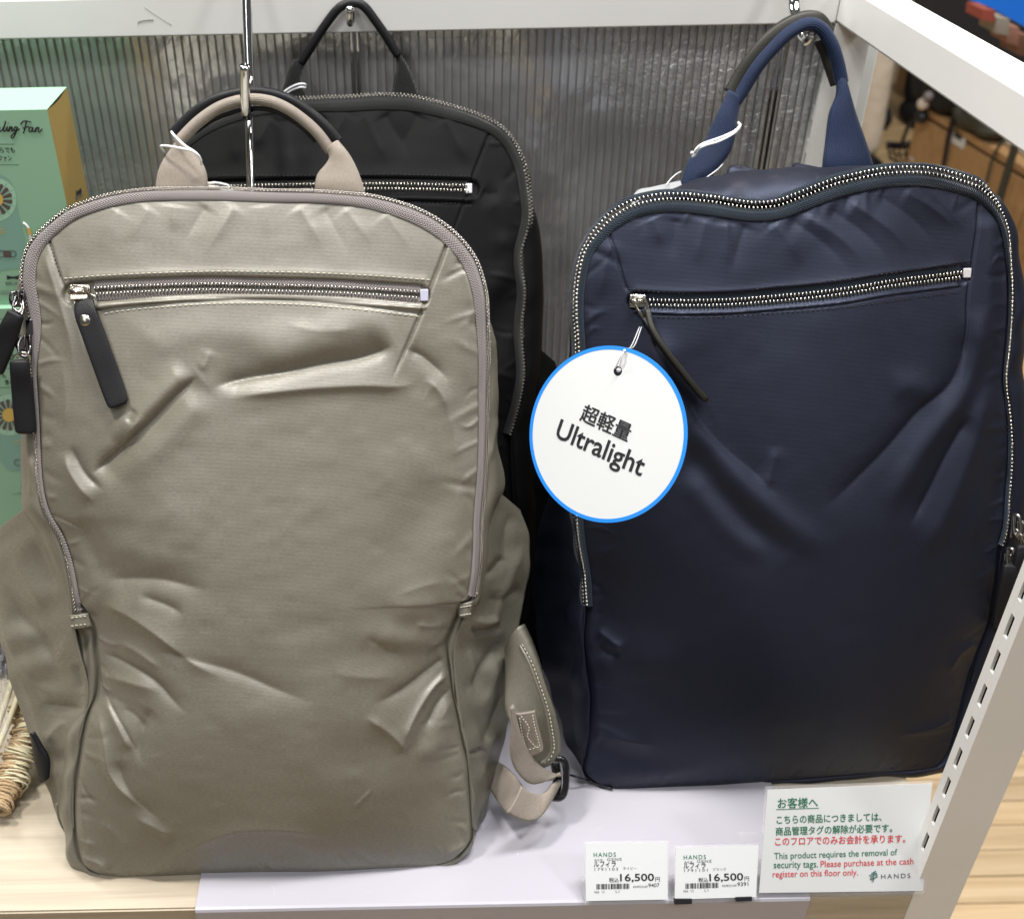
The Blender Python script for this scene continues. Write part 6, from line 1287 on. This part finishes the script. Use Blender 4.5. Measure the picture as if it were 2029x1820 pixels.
paper = [(1521, 1564), (1847, 1551), (1829, 1764), (1504, 1768)]
sg, pls = card_stand('notice_sign', 'large white notice in green and red lettering in a clear acrylic stand', 'sign', None, paper, [(1517, 1558), (1849, 1547), (1832, 1768), (1502, 1771)], math.radians(30))
def S(body, p0, p1, mat, **k): return text_on(pls, body, p0, p1, mat, parent=sg, **k)
S('お客様へ', (1541, 1599), (1621, 1597), M_green, hpx=19, bold=0.012); line_on(pls, (1538, 1603), (1623, 1600), 1.3, M_green, 'printed_line', sg)
S('こちらの商品につきましては、', (1539, 1630), (1747, 1624), M_green, hpx=15.5, bold=0.014)
S('商品管理タグの解除が必要です。', (1537, 1653), (1768, 1646), M_green, hpx=15.5, bold=0.014)
S('このフロアでのみお会計を承ります。', (1536, 1673), (1794, 1667), M_red, hpx=15.5, bold=0.014)
S('This product requires the removal of', (1534, 1701), (1778, 1693), M_green, hpx=12.5, bold=0.004)
S('security tags.', (1533, 1719), (1621, 1717), M_green, hpx=12.5, bold=0.004); S('Please purchase at the cash', (1626, 1717), (1810, 1711), M_red, hpx=12.5, bold=0.004)
S('register on this floor only.', (1531, 1737), (1700, 1733), M_red, hpx=12.5, bold=0.004)
S('HANDS', (1746, 1740), (1804, 1738), M_inkg, hpx=9, space=1.35, bold=0.004)
M_teal = MAT('dark_teal_ink', (0.03, 0.12, 0.11), 0.5)
for st_ in ([(1724, 1738), (1730, 1734), (1738, 1731), (1736, 1736), (1729, 1741), (1724, 1742), (1728, 1739), (1739, 1736)], [(1722, 1734), (1728, 1731), (1737, 1728), (1734, 1732), (1726, 1736)], [(1727, 1729), (1736, 1724)], [(1734, 1725), (1730, 1735), (1731, 1743), (1728, 1746)]):
    child(tube('printed_emblem', [pls.hit(*q, 0.0002) for q in st_], 0.00022, M_teal, None, n=5, ns=24), sg)
# small clear spare stand between card and notice
rt = stand_plane((1466, 1680), (1516, 1678), math.radians(20), 0.02); o = poly_on(rt, [(1463, 1650), (1513, 1649), (1518, 1690), (1476, 1690)], M_clear, 'acrylic_plate', thick=0.001); tag(o, 'empty clear acrylic plate half hidden between the price card and the large notice', 'acrylic plate')
o.name = 'clear_plate'

# round tag on a clear loop
psi = math.radians(38); Cc = atT(1198, 860, 0.600)
ex0 = (RT * math.cos(psi) - FW * math.sin(psi)); plT = Plane(Cc, ex0, UP)
rtag = empty('round_tag', Cc); tag(rtag, 'round white paper tag with a blue rim hanging from the navy backpack zip', 'tag')
RR = 175 / F_ * 0.600; hole = plT.ab(1224, 735); hr = 9.5 / F_ * 0.6
def disc(name, r0, r1, mat, off, par, hole_c=None, n=128, thick=0.0004):
    V, Fc = [], []
    if r0 > 0:
        for rr in (r0, r1):
            for i in range(n): th = 2 * math.pi * i / n; V.append(plT.P(rr * math.cos(th), rr * math.sin(th), off))
        Fc = [(i, (i + 1) % n, n + (i + 1) % n, n + i) for i in range(n)]; Fc = [f[::-1] for f in Fc]
    else:
        # disc with a punched hole: bridge the hole ring to the outer ring
        for i in range(n): th = 2 * math.pi * i / n; V.append(plT.P(hole_c[0] + hr * math.cos(th), hole_c[1] + hr * math.sin(th), off))
        for i in range(n): th = 2 * math.pi * i / n; V.append(plT.P(r1 * math.cos(th), r1 * math.sin(th), off))
        Fc = [(i, n + i, n + (i + 1) % n, (i + 1) % n) for i in range(n)]
    m_ = len(V); V += [q - plT.N * thick for q in V]; F2 = [tuple(x + m_ for x in f[::-1]) for f in Fc]
    Fc = Fc + F2 + [(n + i, n + m_ + i, n + m_ + (i + 1) % n, n + (i + 1) % n) for i in range(n)] + [((i + 1) % n, m_ + (i + 1) % n, m_ + i, i) for i in range(n)]
    return child(mesh(name, V, Fc, mat), par)
disc('tag_face', 0, RR * 0.958, M_paper, 0.0, rtag, hole); disc('blue_rim', RR * 0.957, RR, M_blue, 0.0001, rtag)
text_on(plT, '超軽量', (1148, 829), (1244, 873), M_ink, parent=rtag, bold=0.018)
text_on(plT, 'Ultralight', (1099, 865), (1270, 943), M_ink, parent=rtag, bold=0.014, ysc=1.02)
M_cl2 = MAT('frosted_loop', (0.86, 0.86, 0.9), 0.25, trans=0.4)
fz = empty('tag_fastener', navy.on(1268, 612, 0.012)); tag(fz, 'clear plastic loop tying the round tag to the navy backpack slider', 'fastener')
q0 = navy.on(1266, 618, 0.014)
child(tube('loop_strand', [q0, q0.lerp(plT.hit(1232, 728, 0.002), 0.5) + Vector((0.001, 0, 0)), plT.hit(1237, 694, 0.002), plT.hit(1226, 733, 0.001)], 0.00035, M_cl2, None, n=8, ns=24), fz)
child(tube('loop_strand', [q0 + Vector((-0.0012, 0, 0)), q0.lerp(plT.hit(1232, 728, 0.002), 0.5) + Vector((-0.0006, 0, 0)), plT.hit(1236, 695, 0.002), plT.hit(1219, 730, 0.001)], 0.00035, M_cl2, None, n=8, ns=24), fz)
ball('loop_knot', plT.hit(1226, 733, 0.0006), 0.0013, M_cl2, fz); ball('loop_knot', plT.hit(1237, 695, 0.002), 0.0009, M_cl2, fz)

# white elastic cords
def cords(label, cat, group, lines, name='elastic_cord'):
    root = empty(name, atD(*lines[0][0][0])); tag(root, label, cat, group)
    for pts, r in lines: child(tube('cord', D3(pts), r, M_elastic, None, n=8, ns=50), root)
    return root
G_ = 'white elastic cords on the handles'
cords('white elastic cord looped on the left foot of the beige handle', 'cord', G_, [([(344, 272, .690), (340, 262, .680), (343, 266, .672), (352, 276, .670), (368, 290, .668), (388, 303, .666), (397, 315, .666), (399, 326, .668)], .0008), ([(327, 304, .684), (320, 293, .676), (321, 289, .672), (336, 290, .668), (358, 294, .665), (380, 299, .665), (393, 308, .665), (398, 318, .667)], .0008)])
cords('white elastic cord looped twice on the left foot of the black handle', 'cord', G_, [([(552, 194, .796), (560, 185, .795), (575, 174, .795), (592, 167, .795), (604, 167, .797), (606, 172, .80)], .0007), ([(556, 195, .796), (564, 188, .795), (578, 179, .795), (595, 173, .795), (605, 174, .797)], .0007)])
w1_ = cords('white elastic cord with a knot on the left foot of the navy handle', 'cord', G_, [([(1374, 309, .700), (1378, 298, .698), (1388, 288, .698), (1404, 281, .700), (1430, 272, .703), (1454, 261, .708), (1466, 250, .713), (1463, 243, .72)], .00085), ([(1376, 311, .700), (1384, 296, .698), (1398, 288, .698), (1422, 281, .701), (1448, 268, .706), (1463, 256, .711), (1467, 247, .716)], .00085)])
for u, v_ in ((1371, 303), (1373, 309), (1375, 306)): ball('knot', atD(u, v_, .699), 0.0011, M_elastic, w1_)
pc = Plane(atD(1300, 385, .690), Vector((1, 0, 0)), Vector((0, 0.35, 1)))
ht = poly_on(pc, [(1251, 405), (1254, 393), (1258, 383), (1264, 377), (1271, 374), (1290, 371), (1312, 366), (1330, 362), (1348, 358), (1360, 400), (1260, 420)], M_paper, 'hang_tag', thick=0.0006); tag(ht, 'white hang tag tucked behind the top left corner of the navy backpack', 'tag')
tc_ = empty('tag_string', atD(1348, 342, .70)); tag(tc_, 'thin white string of the hang tag, passing behind the navy handle', 'string')
child(tube('string', D3([(1350, 340, .716), (1340, 345, .705), (1328, 356, .695), (1320, 367, .689)]), 0.00035, M_elastic, None, n=6, ns=20), tc_)
child(tube('string', D3([(1431, 320, .713), (1432, 325, .708), (1419, 338, .700), (1402, 350, .694), (1385, 360, .688), (1370, 367, .684)]), 0.00035, M_elastic, None, n=6, ns=20), tc_)
zt = tube('cable_tie', [atD(1120, 1533, .50), atZ(1135, 1536, 0.012), atZ(1170, 1548, 0.006), atZ(1205, 1560, 0.004), atZ(1213, 1562, 0.004)], 0.0008, MAT('glossy_black', (0.01, 0.01, 0.01), 0.15), None, n=8, ns=24); tag(zt, 'thin black cable tie lying between the buckle and the navy backpack', 'cable tie')

# mint fan boxes on the left
lo, hi = 0.70, 0.83
for _ in range(40):
    D1 = (lo + hi) / 2; A_ = atD(93, 217, D1); B_ = atX(134, 180, A_.x)
    if B_.z > A_.z: lo = D1
    else: hi = D1
print('BOX', D1, A_, B_, 'D back', B_.y + WALL_D)
XR_ = A_.x; ztop = A_.z; bdep = min(B_.y, Y(0.828)) - A_.y
zmid = atD(60, 603, D1).z
M_kraft = MAT('grey_card', (0.42, 0.41, 0.38), 0.7)
def fanbox(name, label, z0, z1, yf, mat=M_mint):
    root = empty(name, (XR_ - 0.07, yf, z0)); tag(root, label, 'box', 'mint fan boxes stacked on the shelf'); W_ = 0.145
    x0, x1, y0, y1 = XR_ - W_, XR_, yf, yf + bdep
    def q(name, V, m): return child(mesh(name, V, [tuple(range(len(V)))], m), root)
    q('front_panel', [(x0, y0, z0), (x1, y0, z0), (x1, y0, z1), (x0, y0, z1)], mat); q('top_panel', [(x0, y0, z1), (x1, y0, z1), (x1 - 0.0, y1, z1 + 0.0006), (x0, y1, z1 + 0.0006)], mat)
    q('back_flap', [(x1, y1, z0), (x0, y1, z0), (x0, y1, z1), (x1, y1, z1)], mat); q('left_panel', [(x0, y1, z0), (x0, y0, z0), (x0, y0, z1), (x0, y1, z1)], M_mustard)
    # right side is mustard, its upper edge dips where the lid flap is tucked in
    n = 14; V = [(x1, y0, z0), (x1, y1, z0), (x1, y1, z1)] + [(x1 - 0.0006, y1 + (y0 - y1) * i / n, z1 - 0.0022 * math.sin(math.pi * i / n)) for i in range(1, n)] + [(x1, y0, z1)]
    q('side_panel', V, M_mustard)
    q('lid_flap', [(x1 - 0.0015, y0 + .001, z1 - 0.0001), (x1 - 0.0015, y1 - .001, z1 - 0.0001), (x1 - 0.0025, y1 - .001, z1 - 0.02), (x1 - 0.0025, y0 + .001, z1 - 0.02)], M_brownp)
    return root, Plane(Vector((x0, y0, z0)), Vector((1, 0, 0)), Vector((0, 0, 1))), Plane(Vector((x1, y0, z0)), Vector((0, 1, 0)), Vector((0, 0, 1)))
fbu, plU_, plUs = fanbox('fan_box', 'upper mint green fan box with a mustard side, its lettering cut by the frame', zmid + 0.0004, ztop, A_.y)
fbl, plL_, _s = fanbox('fan_box', 'lower mint green fan box under the other one, partly behind the beige backpack', 0.0006, zmid, A_.y - 0.006)
z5 = lambda q: (q[0] / 4.32, 162 + q[1] / 4.32)
def script_on(pl, par, strokes, f, r=0.00042):
    for s_ in strokes: child(tube('script_lettering', [pl.hit(*f(q), 0.0001) for q in s_], r, M_ink, None, n=5, ns=30), par)
FAN = [[(0, 388), (-7, 408), (2, 425), (18, 415), (30, 385)], [(48, 337), (36, 385), (30, 415), (38, 425), (52, 408)], [(52, 408), (64, 383), (57, 412), (66, 423), (78, 402)], [(71, 350), (73, 352)], [(78, 402), (86, 382), (79, 426)], [(81, 410), (96, 386), (104, 389), (98, 415), (106, 425), (118, 405)], [(147, 390), (132, 385), (119, 405), (124, 421), (138, 411), (151, 385)], [(151, 385), (138, 430), (117, 474), (101, 482), (95, 466), (125, 436), (168, 402)], [(176, 366), (193, 342), (225, 334), (267, 346)], [(226, 340), (217, 390), (200, 440)], [(195, 398), (225, 388), (248, 384)], [(278, 395), (264, 388), (249, 405), (251, 426), (264, 428), (281, 395)], [(284, 391), (276, 420), (288, 428), (302, 410)], [(302, 410), (312, 389), (303, 431)], [(306, 412), (323, 390), (333, 396), (326, 425), (338, 430), (361, 402)]]
script_on(plU_, fbu, FAN, z5)
def fan_art(pl, par, cx, cy, k, blob, strap=True):
    poly_on(pl, blob, M_bluegreen, 'fan_picture', 0.00012, par, smooth_=60)
    poly_on(pl, [(cx + 43 * k * math.cos(t), cy + 45 * k * math.sin(t)) for t in np.linspace(0, 2 * math.pi, 40)[:-1]], M_palemint, 'fan_picture', 0.0002, par)
    for i in range(14):
        a = 2 * math.pi * (i + 0.3) / 14; w_ = 0.15
        poly_on(pl, [(cx + 15 * k * math.cos(a - w_), cy + 15 * k * math.sin(a - w_)), (cx + 33 * k * math.cos(a - w_ * 1.05), cy + 33 * k * math.sin(a - w_ * 1.05)), (cx + 35 * k * math.cos(a), cy + 35 * k * math.sin(a)), (cx + 33 * k * math.cos(a + w_), cy + 33 * k * math.sin(a + w_)), (cx + 15 * k * math.cos(a + w_), cy + 15 * k * math.sin(a + w_))], M_brownp, 'fan_blade_print', 0.0003, par)
        line_on(pl, (cx + 16 * k * math.cos(a + .22), cy + 16 * k * math.sin(a + .22)), (cx + 42 * k * math.cos(a + .22), cy + 42 * k * math.sin(a + .22)), 1.0, M_bluegreen, 'printed_line', par, 0.0003)
    poly_on(pl, [(cx + 15 * k * math.cos(t), cy + 15 * k * math.sin(t)) for t in np.linspace(0, 2 * math.pi, 30)[:-1]], M_yellow, 'fan_picture', 0.0004, par)
fan_art(plU_, fbu, -8, 396, 0.95, [(-70, 345), (-20, 343), (4, 348), (20, 358), (28, 378), (33, 405), (40, 435), (48, 470), (55, 505), (60, 528), (20, 533), (-70, 533)])
child(tube('strap_print', [plU_.hit(*q, 0.0001) for q in [(46, 441), (54, 448), (58, 458), (61, 475), (62, 488)]], 0.0008, M_elastic, None, n=5, ns=12), fbu); poly_on(plU_, [(53, 451), (60, 452), (63, 465), (56, 466)], M_yellow, 'strap_print', 0.001, fbu)
def capsule(pl, par, x0, x1, y, h):
    pts = [(x0 + h, y - h), (x1 - h, y - h)] + [(x1 - h + h * math.sin(t), y - h * math.cos(t)) for t in np.linspace(0.2, math.pi - .2, 8)] + [(x1 - h, y + h), (x0 + h, y + h)] + [(x0 + h - h * math.sin(t), y + h * math.cos(t)) for t in np.linspace(0.2, math.pi - .2, 8)]
    child(tube('battery_print', [pl.hit(*q, 0.0002) for q in pts + [pts[0]]], 0.00022, M_ink, None, n=5), par)
    poly_on(pl, [(x0 + (x1 - x0) * .42, y - h), (x1 - (x1 - x0) * .24, y - h), (x1 - (x1 - x0) * .20, y + h), (x0 + (x1 - x0) * .46, y + h)], M_brownp, 'battery_print', 0.0005, par)
capsule(plU_, fbu, -14, 32, 503, 6)
for y_, x_ in ((453, 8), (459, 12), (462, 11)): line_on(plU_, (-10, y_), (x_, y_), 1.1, M_yellow, parent=fbu, off=.0004)
line_on(plU_, (-20, 286), (29, 286), 0.8, M_ink, parent=fbu); line_on(plU_, (-20, 327), (37, 327), 0.8, M_ink, parent=fbu)
text_on(plU_, 'からでも', (-11, 302), (30, 302), M_ink, parent=fbu, hpx=10, bold=.02); text_on(plU_, 'ファン', (-2, 318), (24, 318), M_ink, parent=fbu, hpx=9, bold=.02)
def bow(pl, par, x0, x1, y, h, mat=M_ink, off=.0003):
    xm = (x0 + x1) / 2; poly_on(pl, [(x0, y - h), (xm - 3, y - h * .45), (xm + 3, y - h * .45), (x1, y - h), (x1 - 1, y + h), (xm + 3, y + h * .5), (xm - 3, y + h * .5), (x0 + 1, y + h)], mat, 'bow_emblem', off, par)
bow(plU_, fbu, 13, 38, 550, 4.5); text_on(plU_, 'BRUNO', (12, 565.5), (49, 566), M_inkg, parent=fbu, hpx=7, bold=.006)
for y_, x_ in ((577, 22), (580.5, 22), (583, 18)): line_on(plU_, (1, y_), (x_, y_), 0.8, M_inkg, parent=fbu)
# print on the mustard side
bw = [(152, 368), (157, 372), (160, 378), (162, 384), (158, 386), (155, 379), (152, 378)]
poly_on(plUs, [(150, 374), (152, 379), (155, 378), (160, 372), (162, 377), (160, 386), (157, 382), (152, 389)], M_ink, 'bow_emblem', 0.0003, fbu)
text_on(plUs, 'BRUNO', (151, 399), (165, 388), M_inkg, parent=fbu)
for k in range(3): line_on(plUs, (160 + k, 412 - k * 5), (176 - k, 399 - k * 4), 0.8, M_inkg, parent=fbu)
# lower box print
line_on(plL_, (-10, 632), (60, 632), 0.8, M_inkg, parent=fbl)
script_on(plL_, fbl, [[(-4, 690), (6, 684), (22, 690)], [(8, 688), (4, 700), (2, 712)], [(0, 703), (14, 700)], [(22, 700), (17, 706), (20, 712), (26, 708), (24, 701)]], lambda q: q)
text_on(plL_, 'でも', (-6, 748), (12, 748), M_ink, parent=fbl, hpx=9, bold=.02); text_on(plL_, '多機能', (10, 761), (44, 761), M_ink, parent=fbl, hpx=9, bold=.02)
line_on(plL_, (-20, 730), (40, 730), 0.8, M_ink, parent=fbl); line_on(plL_, (-20, 768), (50, 768), 0.8, M_ink, parent=fbl)
fan_art(plL_, fbl, 18, 822, 0.9, [(-40, 790), (0, 783), (40, 786), (58, 800), (64, 850), (66, 900), (66, 930), (20, 932), (4, 918), (-10, 905), (-40, 900)])
for y_ in (873, 879): line_on(plL_, (28, y_), (43, y_), 1.1, M_yellow, parent=fbl, off=.0004)
capsule(plL_, fbl, 28, 64, 916, 6); bow(plL_, fbl, 45, 64, 955, 4); text_on(plL_, 'BRUNO', (43, 967.5), (74, 968), M_inkg, parent=fbl, hpx=6, bold=.006)
for y_, x_ in ((976, 34), (979, 24), (984, 42)): line_on(plL_, (x_, y_), (60, y_), 0.8, M_inkg, parent=fbl)

M_wrap = MAT('clear_wrap', (0.95, 0.96, 1), 0.08, spec=0.8); M_wrap.node_tree.nodes['Principled BSDF'].inputs['Alpha'].default_value = 0.16
# rattan and jute bundle in clear plastic, lower left
jb = empty('craft_bundle', atZ(10, 1520, 0.004)); tag(jb, 'ivory canes and curled jute cord in clear plastic at the lower left edge', 'craft bundle')
for a_, b2_, r in (((28, 1335), (-14, 1462), .0022), ((44, 1358), (-10, 1492), .0022), ((36, 1380), (-2, 1478), .0012)):
    child(tube('cane', [atZ(*a_, 0.055), atZ((a_[0] + b2_[0]) / 2 + 2, (a_[1] + b2_[1]) / 2, 0.042), atZ(*b2_, 0.03)], r, M_ivory, None, n=8, ns=14), jb)
pth = cr([tuple(atZ(u, v_, z)) for u, v_, z in [(46, 1395, .04), (50, 1430, .032), (48, 1465, .026), (34, 1500, .020), (22, 1535, .016), (10, 1572, .013), (-8, 1610, .011)]], 60); T = tangents(pth)
rr = random.Random(3)
for nm, mt, rad, amp_, n_, frq, sd_ in (('jute_coil', M_jute, .0011, .0080, 620, .62, 1), ('jute_coil', M_jute, .0009, .0095, 420, .47, 2), ('ivory_coil', M_ivory, .0007, .0090, 420, .55, 3), ('ivory_coil', M_ivory, .0006, .0105, 300, .41, 4)):
    r_ = np.random.default_rng(sd_); k1 = np.cumsum(r_.normal(size=n_)) * .06; k2 = np.convolve(r_.normal(size=n_ + 10), np.ones(11) / 11, 'valid') * 1.6; pts = []
    span = len(pth) - 1 if mt is M_jute else 44
    for i in range(n_):
        t = min(span, max(0, i / (n_ - 1) * span + k2[i] * .8)); k = int(t); p_ = pth[k]; s_ = nrm(np.cross(T[k], [0, 0, 1])); u_ = np.cross(s_, T[k]); a = i * frq + k1[i]; ra = amp_ * (0.55 + 0.45 * abs(math.sin(i * .17 + sd_))) * (1 + .25 * k2[i])
        pts.append(tuple(p_ + s_ * (ra * math.cos(a) - (.003 if mt is M_ivory else 0)) + u_ * (ra * math.sin(a) * .8 + .001)))
    child(sweep(nm, np.array(pts), rad, rad, mt, None, n=6), jb)
V = []; nx_, ny_ = 26, 40
for j in range(ny_ + 1):
    for i in range(nx_ + 1):
        p_ = atZ(-25 + 48 * i / nx_ * (1 - .15 * j / ny_), 1225 + 240 * j / ny_, 0.085 - 0.04 * j / ny_); V.append((p_.x, p_.y, p_.z + 0.004 * math.sin(i * .9 + j * .35) + 0.003 * math.sin(j * 1.1 - i * .5) + rr.uniform(-.0008, .0008)))
child(mesh('plastic_wrap', V, grid_faces(ny_ + 1, nx_ + 1), M_wrap, None, True), jb)
dk = box('dark_pouch', atZ(-12, 1262, 0.03), (0.035, 0.03, 0.05), MAT('dark_violet_cloth', (0.02, 0.015, 0.05), 0.6), None, bev=0.006); tag(dk, 'dark violet pouch at the left edge above the craft bundle', 'pouch')

# scratches and specks on the lavender sheet
M_scr = MAT('pale_scratch', (0.60, 0.60, 0.64), 0.4)
for k, (a_, b2_) in enumerate((((538, 1752), (545, 1775)), ((1180, 1640), (1192, 1637)), ((1240, 1585), (1262, 1592)), ((1023, 1690), (1026, 1694)), ((720, 1765), (760, 1768)))):
    o = tube('surface_scratch', [atZ(*a_, 0.0021), atZ((a_[0] + b2_[0]) / 2 + 1, (a_[1] + b2_[1]) / 2, 0.0021), atZ(*b2_, 0.0021)], 0.00012 if k != 3 else 0.0005, M_scr, None, n=5, ns=8)
    child(o, LINER) if False else None
    o.parent = LINER
